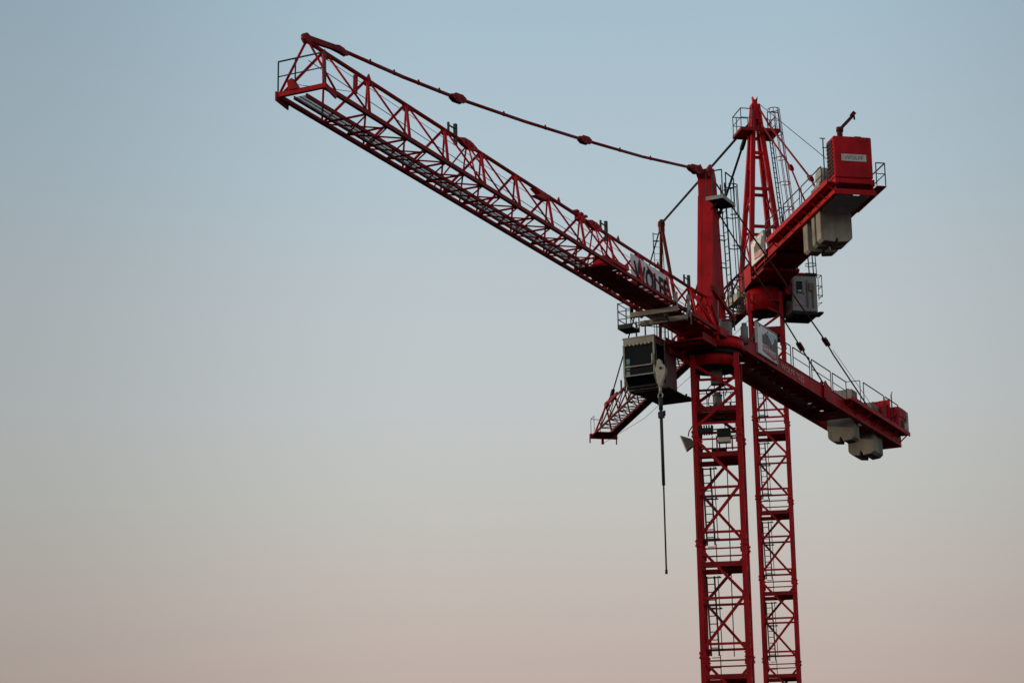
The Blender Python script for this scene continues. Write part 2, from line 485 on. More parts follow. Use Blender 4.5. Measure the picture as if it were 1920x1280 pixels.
def sign_board(crane_loc, az, x_left, x_right, y, za, zb, label, lit=False):
    """printed board on the counter jib, facing +y; reading direction runs towards -x"""
    h = zb - za; L_ = x_left - x_right
    o = empty("sign_board", crane_loc, az)
    B().box(x_right, x_left, y - 0.09, y, za, zb).build("panel", WHITE, o, None, 0.012)
    fr = B()
    t = 0.05
    fr.box(x_right - 0.004, x_left + 0.004, y - 0.10, y + 0.015, za - t, za - 0.002); fr.box(x_right - 0.004, x_left + 0.004, y - 0.10, y + 0.015, zb + 0.002, zb + t)
    for xa in (x_right - 0.04, x_left + 0.006):
        fr.box(xa, xa + 0.034, y - 0.099, y + 0.014, za - t + 0.001, zb + t - 0.001)
    fr.build("frame", GALV, o)
    P = lambda u, v: (x_left - u * L_, za + v * h)
    def sheet(pts, m, nm, off):
        B().prism([P(u, v) for u, v in pts], XZ, y + off, y + off + 0.004).build(nm, m, o)
    sheet([(0.24, 0.40), (0.24, 0.72), (0.34, 0.72), (0.36, 0.80), (0.50, 0.80), (0.66, 0.66), (0.72, 0.54), (0.80, 0.62), (0.90, 0.86), (0.985, 0.80), (0.985, 0.30), (0.80, 0.30), (0.55, 0.42)], SIGNDARK, "emblem", 0.004)
    sheet([(0.40, 0.86), (0.985, 0.98), (0.985, 0.84), (0.905, 0.90), (0.80, 0.66), (0.68, 0.60), (0.70, 0.74), (0.42, 0.82)], SIGNBLUE, "printed_band", 0.0045)
    sheet([(0.24, 0.36), (0.55, 0.40), (0.80, 0.285), (0.985, 0.285), (0.985, 0.12), (0.80, 0.03), (0.24, 0.14)], SIGNRED, "red_band", 0.005)
    for q in ((0.52, 0.90), (0.10, 0.94), (0.95, 0.06)):
        pp = P(*q)
        B().tube((pp[0], y + 0.002, pp[1]), (pp[0], y + 0.03, pp[1]), 0.035, 8).build("bolt", DARK, o)
    a = P(0.27, 0.13)
    text("HARRIS", "lettering", WHITE, o, (a[0], y + 0.011, a[1]), (-1, 0, 0), (0, 0, 1), 0.20 * h, 0.62 * L_, 0.006, 0.01)
    st = B()
    for x in (x_left - 0.3, x_right + 0.3):
        st.bar((x, y - 0.14, za - 0.4), (x, y - 0.14, zb), 0.07); st.bar((x, y - 0.14, zb - 0.2), (x, y - 0.75, za), 0.05)
    st.build("bracket", GREEN, o)
    tag(o, label, "sign", "printed boards on the counter jibs")
    return o

# ================================================================== NEAR CRANE
LF, AF = (8.36, 93.0, 0.0), 206.82
AM = 99.19
fc = empty("tower_crane", LF, AF)
tag(fc, "nearer red tower crane with solid plated tower head and lattice jib reaching up left", "tower crane", "red hammerhead tower cranes")
MF = Matrix.Rotation(R((90 - AM) - (90 - AF)), 4, 'Z')
T7 = Matrix.Translation((0.08, 0, 0))
for J in (0.6, 5.1, 9.6, 14.1, 18.6):
    mast_section(fc, MF @ T7, J, 4.5, 0.9, 0.20, first=(J < 1))
mast_section(fc, MF @ T7, 23.1, 3.15, 0.9, 0.20)
ft = B().box(-2.6, 2.6, -2.6, 2.6, 0.004, 0.6)
ft.build("foundation", CONC, fc, MF @ T7, 0.05)
# platform frame near the top of the mast
p = B()
for sy in (-1, 1):
    p.box(-0.82, 0.82, sy * 0.9 - 0.05, sy * 0.9 + 0.05, 23.86, 24.06)
for sx in (-1, 1):
    p.box(sx * 0.9 - 0.05, sx * 0.9 + 0.05, -0.84, 0.84, 23.88, 24.04)
p.box(-0.2, 0.82, -0.84, 0.84, 23.80, 23.84)
p.box(-0.82, -0.21, -0.84, 0.1, 23.80, 23.84)
p.build("mast_top_platform", RUST, fc, MF @ T7)
p = B()
for z in (24.25, 24.62, 25.05):
    p.bar((-0.85, 0.84, z), (0.85, 0.84, z), 0.03); p.bar((0.84, -0.8, z), (0.84, 0.8, z), 0.03)
for x in (-0.5, 0.0, 0.5):
    p.bar((x, 0.84, 23.86), (x, 0.84, 25.05), 0.03)
p.bar((0.55, -0.4, 24.06), (0.55, -0.4, 24.3), 0.06)
p.build("mast_top_railing", GREEN, fc, MF @ T7)
# slip ring and cables hanging inside the mast top
sr = B().box(-0.24, 0.24, -0.18, 0.18, 25.18, 25.85)
sro = sr.build("slip_ring", CRANEGREY, fc, MF @ T7, 0.02)
c = B().tube((0.0, 0, 24.22), (0.0, 0, 24.70), 0.19, 16).tube((0, 0, 24.7), (0, 0, 24.76), 0.21, 16).tube((0, 0, 24.76), (0, 0, 24.86), 0.12, 12)
c.build("cable_drum", CRANEGREY, sro, MF @ T7)
c = B()
for k, (a, d) in enumerate(((-0.2, -0.34), (0.2, 0.30), (-0.08, -0.05), (0.1, 0.08))):
    c.path([(a, -0.1, 25.2), (a + d * 0.5, -0.16, 25.0), (a * 0.5 + d, -0.18, 24.85), (a * 0.3 + d * 0.9, -0.12, 24.72 - 0.05 * k)], 0.022, 6)
c.path([(-0.3, 0, 24.75), (-0.38, -0.1, 24.5), (-0.36, -0.1, 24.3), (-0.1, -0.15, 24.22)], 0.022, 6)
c.path([(0.26, 0, 24.9), (0.27, 0, 24.5), (0.22, 0.05, 24.0)], 0.028, 6)
c.path([(0.34, 0, 25.9), (0.34, 0, 25.1)], 0.02, 6)
c.build("power_cable", DARK, sro, MF @ T7)
# cable clamp pegs and a rail on the left
p = B().box(-0.85, -0.18, -0.98, -0.90, 22.98, 23.16)
for i in range(6):
    x = -0.72 + i * 0.10
    p.tube((x, -0.94, 22.86), (x, -0.94, 23.28), 0.035, 6)
p.box(-0.20, -0.15, -1.0, -0.88, 22.9, 23.24)
p.bar((-0.15, -0.94, 23.08), (0.82, -0.94, 23.10), 0.05)
p.build("cable_clamp", DARK, fc, MF @ T7)

b = B().box(-0.30, 0.30, -0.3, 0.25, 22.20, 22.40).tube((0.05, -0.5, 22.15), (0.05, -0.5, 22.85), 0.03, 6)
b.build("junction_box", DARK, fc, MF @ T7)
B().box(-0.62, -0.30, -0.2, 0.35, 23.86, 24.02).build("cable_tray", GALV, fc, MF @ T7)
B().box(-0.22, 0.30, -0.6, 0.3, 23.62, 23.79).build("control_cabinet", DARK, fc, MF @ T7)
B().path([(0.25, 0.2, 23.6), (0.28, 0.2, 22.4), (0.26, 0.3, 20.0), (0.26, 0.3, 14.0)], 0.022, 6).build("power_cable", DARK, fc, MF @ T7)
b = B()
for k in (-0.07, 0.07):
    b.path([(-0.86 + k, -1.03, 22.6), (-0.86 + k, -1.03, 18.4)], 0.018, 5)
b.build("conduit", RUST, fc, MF @ T7)

# slewing ring
p = B().tube((0, 0, 25.84), (0, 0, 26.50), 1.0, 48)
slew = p.build("slewing_ring", RED, fc)
B().tube((0, 0, 25.80), (0, 0, 25.835), 0.97, 48).build("drum_shade_disc", DARK, slew)  # black disc colours in the shade under the drum
B().tube((0, 0, 26.32), (0, 0, 26.48), 1.12, 48).tube((0, 0, 26.30), (0, 0, 26.34), 1.15, 48).build("bearing", DARK, slew)
c = B().tube((0, 0, 26.52), (0, 0, 26.96), 1.26, 56).tube((0, 0, 26.965), (0, 0, 27.0), 1.29, 56)
for a in range(0, 360, 15):
    c.box(1.262 * math.cos(R(a)) - 0.02, 1.262 * math.cos(R(a)) + 0.02, 1.262 * math.sin(R(a)) - 0.02, 1.262 * math.sin(R(a)) + 0.02, 26.54, 26.6)
c.build("collar", RED, slew)
B().box(-1.0, 1.0, -1.30, -0.9, 26.4, 26.9).build("slewing_motor_bracket", RED, slew)
B().tube((-0.9, 1.05, 27.0), (-0.9, 1.05, 27.75), 0.16, 14).tube((-0.9, 1.05, 27.75), (-0.9, 1.05, 27.9), 0.11, 14).build("slewing_motor", CRANEGREY, slew)
B().tube((-1.05, 0.25, 27.0), (-1.05, 0.25, 28.2), 0.18, 14).build("slewing_motor", RED, slew)

# tower head: one plated box that splits into two legs at its foot
prof = [(0.95, 27.0), (0.22, 33.55), (0.24, 34.15), (0.18, 34.50), (0.02, 34.58), (-0.18, 34.2), (-0.24, 33.6), (-0.80, 27.0), (-0.34, 27.0), (-0.06, 29.1), (0.06, 29.1), (0.42, 27.0)]
th = B().prism(prof, XZ, -0.34, 0.34).build("tower_head", RED, fc, None, 0.012)
c = B()   # plate edges and groove strips on the jib side
def fx(z): return 0.95 + (z - 27.0) * (0.22 - 0.95) / 6.55
for ya, yb in ((-0.346, -0.16), (-0.145, 0.346)):
    c.add([(fx(27.2) + 0.002, ya, 27.2), (fx(33.4) + 0.002, ya, 33.4), (fx(33.4) + 0.002, yb, 33.4), (fx(27.2) + 0.002, yb, 27.2),
           (fx(27.2) + 0.022, ya, 27.2), (fx(33.4) + 0.022, ya, 33.4), (fx(33.4) + 0.022, yb, 33.4), (fx(27.2) + 0.022, yb, 27.2)],
          [(0, 1, 2, 3), (7, 6, 5, 4), (0, 4, 5, 1), (1, 5, 6, 2), (2, 6, 7, 3), (3, 7, 4, 0)])
for z in (28.2, 29.7, 31.3, 32.5):
    c.tube((fx(z) - 0.05, 0.11, z), (fx(z) + 0.03, 0.11, z), 0.07, 10)
for z in (29.6, 31.9, 32.2):
    c.tube((fx(z) - 0.16, -0.40, z), (fx(z) - 0.16, -0.34, z), 0.06, 8)
c.build("stiffener_plate", RED, th)
c = B().box(-0.55, 1.0, 0.345, 0.42, 28.95, 29.2).bar((1.0, 0.38, 29.15), (-1.3, 0.5, 28.2), 0.10, 0.14).bar((1.05, 0.40, 28.3), (0.2, 0.42, 27.3), 0.07)
c.build("cross_brace", RUST, th)
c = B().box(-0.1, 0.24, -0.28, 0.28, 34.3, 34.42)
for sy in (-0.22, 0.22):
    c.prism([(-0.02, 34.2), (0.0, 34.66), (0.16, 34.74), (0.36, 34.58), (0.66, 34.32), (0.45, 34.12)], XZ, sy - 0.04, sy + 0.04)
c.tube((0.15, -0.3, 34.5), (0.15, 0.3, 34.5), 0.09, 12)
c.build("head_pulley_bracket", RED, th)
c = B().box(-0.335, 0.935, 0.346, 1.025, 32.90, 32.96)
for xa, xb, ya, yb in ((-0.32, 0.84, 0.97, 1.03), (-0.32, -0.26, 0.37, 0.965), (0.78, 0.84, 0.37, 0.965)):
    pass
c.bar((0.6, 0.36, 32.6), (0.6, 0.9, 33.0), 0.06); c.bar((-0.1, 0.36, 32.6), (-0.1, 0.9, 33.0), 0.06)
hpo = c.build("head_platform", DARK, th)
c = B()
for xa, xb, ya, yb in ((-0.40, 1.0, 1.03, 1.08), (-0.40, -0.34, 0.36, 1.028), (0.94, 1.0, 0.30, 1.028)):
    c.box(xa, xb, ya, yb, 32.86, 33.02)
c.build("platform_edge", GALV, hpo)
c = B()
railing(c, [(0.97, 0.33, 33.00), (0.97, 0.62, 33.00), (0.97, 1.05, 33.00)], 1.12, False, 0.04)
railing(c, [(0.55, 1.05, 33.00), (-0.37, 1.05, 33.00)], 1.12, False, 0.04)
c.bar((-0.37, 1.05, 33.7), (-0.37, 0.7, 33.7), 0.035)
c.build("platform_railing", GREEN, th)
c = B()
ladder(c, (-0.85, 0.55, 27.6), (-0.42, 0.52, 34.0), (0.55, 0.83, 0), 0.30, 0.022)
for z in (28.0, 30.3, 31.5, 32.7):
    c.bar((-0.3, 0.34, z), (-0.75 + (z - 28) * 0.06, 0.5, z), 0.04); c.bar((-0.3, 0.34, z + 0.2), (-0.75 + (z - 28) * 0.06, 0.5, z + 0.2), 0.03)
c.build("ladder", GREEN, th)
c = B()
cage(c, (-0.93, 0.62, 28.6), (-0.58, 0.60, 34.0), (-0.86, 0.50, 0), (0.5, 0.86, 0), 0.28, 0.020, 5, 5)
c.build("ladder_cage", GREEN, th)
c = B().tube((0.9, 0.7, 27.1), (0.9, 0.7, 27.7), 0.05, 8).box(0.2, 0.62, 0.5, 0.95, 27.02, 27.65).tube((0.5, 0.45, 27.7), (0.55, 0.5, 28.6), 0.03, 6)
c.build("control_box", CRANEGREY, th, None, 0.015)

# jib
TOPS = [30.84, 28.3, 25.86, 23.28, 20.70, 18.14, 15.56, 12.85, 10.36, 7.62, 5.0, 2.42, 0.9]
ZB, ZT, HW = 27.06, 28.76, 0.80
jib, BOTS = jib_truss(fc, TOPS, ZB, ZT, HW, 32.1, 0.75, RUST)
# extra half-panel struts where the jib sections are pinned together
for x in (21.65, 11.6):
    b = B()
    for sy in (-1, 1):
        b.tube((x, sy * 0.04, ZT - 0.05), (x + 0.9, sy * HW, ZB + 0.06), 0.03, 6); b.tube((x, sy * 0.04, ZT - 0.05), (x - 0.9, sy * HW, ZB + 0.06), 0.03, 6)
    b.build("splice_brace", RED, jib)
    b = B()
    for k in (-0.055, 0.055):
        b.prism([(x + 0.65, ZT + 0.04), (x + 0.3, ZT + 0.14), (x - 0.15, ZT + 0.15), (x - 0.6, ZT + 0.04), (x - 0.6, ZT - 0.05), (x - 0.2, ZT - 0.14), (x + 0.3, ZT - 0.13), (x + 0.65, ZT - 0.04)], XZ, k - 0.025, k + 0.025)
    b.tube((x + 0.15, -0.12, ZT + 0.03), (x + 0.15, 0.12, ZT + 0.03), 0.07, 8); b.tube((x - 0.2, -0.12, ZT + 0.03), (x - 0.2, 0.12, ZT + 0.03), 0.07, 8)
    b.build("splice_plate", RED, jib)
# posts for the safety line standing on the top chord
for x, hgt in ((22.5, 0.45), (10.5, 0.50), (2.45, 0.5)):
    b = B().box(x - 0.06, x + 0.06, -0.05, 0.05, ZT - 0.28, ZT + hgt).box(x + 0.45, x + 0.52, -0.03, 0.03, ZT, ZT + hgt * 0.8)
    b.bar((x, 0, ZT + hgt * 0.6), (x + 0.48, 0, ZT + hgt * 0.6), 0.04)
    b.build("lifeline_post", GREEN, jib)
for x in (28.2, 14.6, 5.6, 9.4):
    B().prism([(x - 0.14, ZT + 0.05), (x, ZT + 0.24), (x + 0.14, ZT + 0.05)], XZ, -0.02, 0.02).build("rope_guide", RED, jib)
for x in (12.82,):
    b = B()
    for k in (-0.12, 0.0, 0.12):
        b.box(x + k * 3 - 0.09, x + k * 3 + 0.09, -0.12, 0.12, ZT + 0.08, ZT + 0.15)
    b.box(x - 0.28, x + 0.30, -0.08, 0.08, ZT - 0.18, ZT + 0.05)
    b.build("node_plate", RED, jib)
B().prism([(16.75, 28.42), (15.7, 28.50), (15.5, 28.76), (16.75, 28.70), (16.3, 28.60)], XZ, -0.12, 0.12).build("rope_pulley", RED, jib)
b = B().bar((29.0, 0, ZT - 0.08), (29.02, 0, 28.05), 0.12, 0.09)
b.build("rope_pulley", RUST, jib)
# walkway grating along the right-hand lower chord
b = B()
grating(b, 12.0, 31.7, -0.50, -0.12, ZB + 0.04)
b.build("walkway", MESHM, jib)
b = B().box(12.0, 31.7, -0.115, -0.06, ZB - 0.02, ZB + 0.10).box(12.0, 31.7, -0.54, -0.505, ZB - 0.01, ZB + 0.10)
b.build("walkway_edge", RUST, jib)
# closed dark deck near the tower
b = B().box(5.2, 12.1, -0.50, -0.02, ZB - 0.07, ZB - 0.04).box(5.2, 12.1, 0.02, 0.56, ZB - 0.07, ZB - 0.04).box(5.2, 12.1, -0.015, 0.015, ZB - 0.1, ZB - 0.05)
for i in range(14):
    x = 5.4 + i * 0.5
    b.box(x, x + 0.06, -0.68, 0.68, ZB - 0.036, ZB + 0.05)
b.build("service_deck", RUST, jib)
b = B()
b.box(0.9, 5.0, 0.08, 0.62, ZB - 0.06, ZB - 0.03); b.box(0.9, 5.0, -0.66, 0.078, ZB - 0.05, ZB - 0.02)
b.build("root_deck", RUST, jib)
b = B().box(11.0, 12.0, 0.1, 0.62, ZB + 0.05, ZB + 0.36).tube((11.3, 0.5, ZB + 0.2), (11.3, 0.70, ZB + 0.2), 0.17, 14)
b.build("trolley_winch", RED, jib)
b = B().box(10.6, 11.9, 0.74, 0.90, ZB + 0.07, ZB + 0.22).tube((10.65, 0.72, ZB + 0.18), (10.65, 0.92, ZB + 0.18), 0.13, 14)
b.build("chord_splice", RED, jib)
# root struts down to the tower
b = B()
for sy in (-1, 1):
    b.tube((2.4, sy * 0.05, ZT - 0.05), (0.95, sy * 0.3, 27.6), 0.05, 8)
    b.box(0.6, 1.6, sy * HW - 0.16, sy * HW + 0.16, ZB - 0.2, ZB + 0.14)
b.tube((2.42, 0, ZT), (0.88, 0.0, 28.2), 0.07, 8)
b.bar((1.5, 0.80, ZB - 0.1), (1.5, 0.80, ZB - 0.45), 0.09)
b.build("root_frame", RED, jib)
b = B().box(1.30, 2.7, -1.0, 0.62, 26.44, 26.50)  # plate added as a dark band for the shade beside the collar
b.box(1.30, 2.7, -1.02, -0.98, 26.40, 26.72); b.box(1.30, 2.7, 0.62, 0.66, 26.40, 26.72)
for x in (1.6, 2.4):
    b.box(x - 0.04, x + 0.04, -0.97, 0.61, 26.36, 26.438)
b.build("root_shade_plate", RUST, jib)
# jib tip: end frame, pulley head, railing
b = B()
b.box(32.05, 32.17, -0.86, 0.82, ZB - 0.04, ZB + 0.10)
b.prism([(32.19, ZB + 0.14), (32.19, ZB - 0.14), (31.50, ZB - 0.22), (31.50, ZB + 0.02)], XZ, -0.88, -0.83)
b.prism([(-0.42, ZB + 0.10), (-0.46, ZB + 0.40), (-0.30, ZB + 0.46), (-0.14, ZB + 0.2), (-0.08, ZB + 0.10)], YZ, 31.98, 32.20)
b.prism([(32.19, ZB + 0.12), (32.19, ZB - 0.06), (31.55, ZB - 0.20), (31.53, ZB - 0.04)], XZ, 0.82, 0.87)
b.build("end_frame", RED, jib)
b = B()
b.tube((32.1, -0.76, ZB + 0.1), (31.84, -0.03, 28.76), 0.04, 6); b.tube((31.5, 0.80, ZB + 0.1), (31.85, 0.05, 28.76), 0.04, 6)
b.tube((32.1, -0.62, ZB + 0.1), (30.9, 0.0, ZT), 0.05, 6); b.tube((32.1, 0.78, ZB + 0.1), (30.95, 0.05, ZT), 0.065, 6)
b.build("tip_strut", RED, jib)
b = B()
for k in (-0.055, 0.055):
    b.prism([(32.06, 28.76), (32.06, 28.90), (31.95, 28.99), (31.75, 28.96), (30.3, 29.20), (30.1, 29.27), (29.8, 29.27), (29.5, 29.16), (29.6, 29.08), (29.95, 29.07), (30.4, 29.03), (31.7, 28.79), (31.8, 28.70), (31.95, 28.68)], XZ, k - 0.02, k + 0.02)
b.tube((31.9, -0.07, 28.83), (31.9, 0.07, 28.83), 0.165, 18); b.tube((31.45, -0.09, 28.88), (31.45, 0.09, 28.88), 0.07, 10); b.tube((29.95, -0.09, 29.17), (29.95, 0.09, 29.17), 0.07, 10); b.tube((30.4, -0.08, 29.10), (30.4, 0.08, 29.10), 0.05, 10)
b.tube((31.85, 0, 28.77), (30.6, 0, ZT), 0.066, 8)
b.build("tip_head", RUST, jib)
b = B()
zr = ZB + 0.1
railing(b, [(32.12, -0.82, zr), (32.12, -0.22, zr), (32.12, 0.78, zr)], 1.0, True, 0.035)
b.bar((32.12, 0.78, zr + 1.0), (31.3, 0.8, zr + 1.0), 0.03)
b.build("tip_railing", GREEN, jib)
# ropes inside the jib
b = B()
b.path([(31.9, 0.1, 28.1), (25, 0.1, 27.95), (15, 0.1, 27.85), (3, 0.1, 27.8)], 0.013, 5)
b.path([(29.0, 0.05, 28.1), (31.8, -0.5, 27.5)], 0.010, 5)
b.path([(30.8, -0.02, 28.6), (20, -0.02, 28.42), (10, -0.02, 28.40), (3, -0.02, 28.45)], 0.009, 5)
b.build("hoist_rope", ROPE, jib)

# jib tie bar (slightly sagging), root link at the tower head
tie(fc, [(29.7, 0, 29.22), (26.0, 0, 29.66), (22.31, 0, 30.19), (17.3, 0, 31.03), (12.24, 0, 31.96), (6.8, 0, 33.02), (1.55, 0, 34.18)], 0.062, (2, 4, 6), RUST, 0.145, clen=0.48)
b = B()
for k in (-0.09, 0.09):
    b.prism([(1.7, 34.05), (1.55, 34.32), (1.1, 34.42), (0.95, 34.52), (0.7, 34.38), (0.35, 34.5), (0.35, 34.25), (0.9, 34.12), (1.3, 34.0)], XZ, k - 0.03, k + 0.03)
b.tube((1.05, -0.16, 34.3), (1.05, 0.16, 34.3), 0.10, 10); b.tube((0.75, -0.16, 34.28), (0.75, 0.16, 34.28), 0.08, 10)
b.build("tie_anchor", RUST, fc)
TP = [(29.7, 29.22), (26.0, 29.66), (22.31, 30.19), (17.3, 31.03), (12.24, 31.96), (6.8, 33.02), (1.55, 34.18)]
clp = B()
for x in (28.1, 26.6, 25.0, 23.6, 18.9, 15.6, 9.0, 6.0):
    for (xa, za), (xb, zb_) in zip(TP[:-1], TP[1:]):
        if xb <= x <= xa:
            z = za + (zb_ - za) * (xa - x) / (xa - xb)
            clp = B().box(x - 0.03, x + 0.03, -0.02, 0.02, z + 0.05, z + 0.115).tube((x - 0.04, 0, z), (x + 0.04, 0, z), 0.067, 8)
            clp.build("rope_clip", RUST, fc)

# counter jib
cj = B()
for x in [-1.6 - 0.9 * i for i in range(16)]:
    cj.bar((x, -0.25, 27.0), (x - 0.45, 0.86, 27.0), 0.07, 0.10)
    cj.bar((x - 0.45, 0.86, 27.0), (x - 0.9, -0.25, 27.0), 0.045, 0.08)
cjo = cj.build("counter_jib", RED, fc)
for sy in (-1, 1):
    b = B()
    y = sy * 0.92
    b.box(-22.0, -0.9, y - 0.085, y + 0.085, 26.80, 27.36)
    b.box(-22.0, -0.9, y - 0.11, y + 0.11, 26.76, 26.798); b.box(-22.0, -0.9, y - 0.11, y + 0.11, 27.362, 27.40)
    b.build("main_beam", RED, cjo)
b = B().box(-14.6, -1.2, -0.2, 0.8, 27.07, 27.10).box(-14.6, -1.2, -0.82, -0.40, 27.07, 27.10)
for i in range(24):
    x = -1.3 - i * 0.56
    gap = (0.0, 0.16, 0.05, 0.0, 0.24, 0.0, 0.07, 0.0, 0.0)[i % 9]
    b.box(x - 0.562 + gap, x, -0.399, -0.201, 27.06, 27.09)
b.build("deck", DECKM, cjo)
b = B().box(-21.95, -17.2, -0.8, 0.8, 26.86, 26.90).box(-15.2, -13.6, -0.8, 0.8, 26.86, 26.90)
b.build("end_floor", RUST, cjo)
B().box(-22.06, -22.0, -1.0, 1.0, 26.74, 27.40).build("end_plate", RED, cjo)
b = B().box(-22.1, -13.4, 1.035, 1.42, 27.30, 27.34).box(-22.1, -13.4, 1.42, 1.47, 27.24, 27.44)
for x in [-13.7 - 1.35 * i for i in range(7)]:
    b.bar((x, 1.02, 26.95), (x, 1.42, 27.27), 0.05); b.bar((x, 1.02, 27.275), (x, 1.42, 27.275), 0.05)
b.build("outer_walkway", RED, cjo)
b = B()
y = 0.95
for xa, xb in ((-4.0, -6.72), (-7.0, -9.12), (-9.4, -11.95), (-12.2, -14.1)):
    railing(b, [(xa, y, 27.4), (xb, y, 27.4)], 0.92, True, 0.035)
for xa, xb in ((-15.0, -18.0), (-18.2, -20.2)):
    railing(b, [(xa, 1.5, 27.42), (xb, 1.5, 27.42)], 1.0, False, 0.035)
b.bar((-14.1, y, 28.32), (-14.5, 1.5, 28.4), 0.03); b.bar((-14.5, 1.5, 28.4), (-14.5, 1.5, 27.4), 0.03); b.bar((-12.2, 0.95, 27.55), (-14.3, 0.3, 27.8), 0.03)
for xa, xb in ((-4.0, -6.72), (-7.0, -9.12), (-9.4, -11.95), (-12.2, -14.1)):
    pass
b.build("railing", GREEN, cjo)
b = B()
for dx in (-0.10, 0.10):
    b.prism([(-10.5 + dx * 0, 26.78), (-10.55, 27.5), (-10.75, 27.62), (-11.0, 27.5), (-11.6, 27.40), (-11.6, 27.36), (-10.9, 26.78)], XZ, 0.98 + dx, 1.02 + dx)
b.build("tie_lug", RED, cjo)
text("WOLFF 7532", "lettering", PALEINK, cjo, (-5.25, 1.009, 26.94), (-1, 0, 0), (0, 0, 1), 0.27, 2.9, 0.006, 0.006)
# hoist winch on the end of the counter jib
wn = B().box(-21.5, -20.5, 0.52, 1.40, 27.48, 28.0).box(-21.85, -20.7, 0.60, 1.40, 28.0, 28.50)
wno = wn.build("hoist_winch", RED, fc, None, 0.03)
B().tube((-19.9, -0.5, 28.05), (-19.9, 0.9, 28.05), 0.40, 24).tube((-19.9, 0.9, 28.05), (-19.9, 0.97, 28.05), 0.56, 24).build("rope_drum", RED, wno)
b = B().tube((-20.65, 1.15, 28.15), (-20.36, 1.15, 28.15), 0.24, 14)
b.build("winch_motor", RED, wno)
B().box(-21.35, -21.0, 1.402, 1.43, 27.55, 27.85).build("inspection_cover", DARK, wno)
b = B().prism([(-0.42, 27.5), (-0.42, 28.70), (1.0, 28.78), (1.0, 28.0), (0.6, 27.5)], YZ, -20.3, -20.24)
b.box(-20.34, -20.20, 1.0, 1.08, 27.5, 28.82); b.box(-20.34, -20.20, 0.2, 0.28, 27.5, 28.76)
b.build("winch_frame", RED, wno)
B().box(-22.1, -21.9, 0.95, 1.42, 27.46, 28.46).build("switch_cabinet", GALV, wno, None, 0.02)
B().bar((-20.2, 1.2, 27.4), (-20.2, 1.2, 29.0), 0.05).bar((-20.2, 1.2, 28.98), (-20.05, 1.3, 29.1), 0.03).build("lamp_post", GREEN, wno)
# counter-jib ties
tie(fc, [(0.15, 0.42, 33.9), (-12.0, 0.80, 29.78), (-12.9, 0.80, 29.40), (-18.3, 0.95, 27.45)], 0.036, (1,), TIEM, 0.075, clen=0.32)
tie(fc, [(-0.10, 0.42, 32.6), (-8.6, 0.75, 28.75), (-10.75, 1.0, 27.50)], 0.034, (1,), TIEM, 0.07, clen=0.28)
B().path([(-12.9, 0.82, 29.6), (-18.9, 1.0, 27.6)], 0.012, 5).build("signal_cable", ROPE, fc)

# cab
cab = B().box(1.12, 3.26, -2.55, -1.27, 24.62, 24.70)
co = cab.build("operator_cab", DARK, fc)
sidep = [(3.36, 26.66), (0.95, 26.66), (0.95, 24.72), (2.75, 24.50), (3.02, 24.62), (3.36, 25.1)]
# right-hand (tower side) wall with a window opening
b = B()
b.prism([(3.33, 26.60), (2.30, 26.62), (2.30, 26.40), (3.33, 26.38)], XZ, -1.26, -1.21)
b.prism([(2.28, 26.62), (1.15, 26.62), (1.15, 24.72), (2.28, 24.72)], XZ, -1.26, -1.21)
b.prism([(3.30, 24.95), (2.32, 24.90), (2.32, 24.60), (2.9, 24.55)], XZ, -1.26, -1.21)
b.build("side_wall", CABBROWN, co)
B().prism([(3.30, 26.36), (2.32, 26.36), (2.32, 24.93), (3.30, 24.98)], XZ, -1.245, -1.225).build("side_window", GLASS, co)
b = B().prism([(3.34, 26.60), (1.15, 26.62), (1.15, 24.72), (2.8, 24.52), (3.34, 25.1)], XZ, -2.60, -2.56)
b.build("side_wall", CABGREY, co)
B().box(1.12, 1.17, -2.55, -1.27, 24.72, 26.62).build("rear_wall", CABGREY, co)
b = B().box(1.10, 3.40, -2.63, -1.19, 26.64, 26.72)
b.build("roof", CABGREY, co, None, 0.02)
b = B().prism([(3.35, 25.1), (2.95, 24.62), (2.95, 24.68), (3.30, 25.12)], XZ, -2.52, -1.28).build("lower_window", GLASS, co)
B().box(3.30, 3.33, -2.52, -1.28, 25.08, 26.40).build("front_window", GLASS, co)
for za, zb in ((25.62, 25.86), (25.36, 25.60), (25.14, 25.34)):
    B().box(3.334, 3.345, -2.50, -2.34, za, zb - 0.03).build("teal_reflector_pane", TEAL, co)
b = B().box(3.33, 3.40, -2.58, -1.22, 26.40, 26.64)
for k in range(7):
    y = -2.5 + k * 0.17
    b.tube((3.37, y, 26.40), (3.37, y + 0.11, 26.40 - 0.02 * (k % 3)), 0.05, 6)
for y in (-2.57, -1.25):
    b.bar((3.37, y, 26.42), (3.37, y, 25.08), 0.07); b.bar((3.37, y, 25.10), (3.0, y, 24.60), 0.07)
for z in (25.10, 25.48):
    b.bar((3.40, -2.57, z), (3.40, -1.25, z), 0.045)
b.bar((3.02, -2.57, 24.60), (3.02, -1.25, 24.60), 0.06)
b.tube((3.45, -1.27, 25.9), (3.45, -1.27, 25.45), 0.06, 8)
b.build("front_frame", CREAM, co)
b = B().box(0.5, 3.0, -2.30, -0.78, 24.47, 24.56).box(0.5, 0.9, -2.2, -0.8, 24.565, 24.62).tube((1.0, -0.88, 24.56), (1.0, -0.88, 24.70), 0.05, 6)
b.build("cab_floor", DARK, co, None, 0.02)
b = B().box(-0.4, 2.0, -1.18, -0.92, 26.22, 26.60)
b.build("cab_bracket", RED, co)
b = B()
for x, y in ((2.9, -2.2), (2.9, -1.8), (2.4, -1.5), (2.0, -1.3), (1.7, -1.3), (1.3, -1.3)):
    b.bar((x, y, 26.74), (x, y, 27.5), 0.05 if x > 2.5 else 0.035)
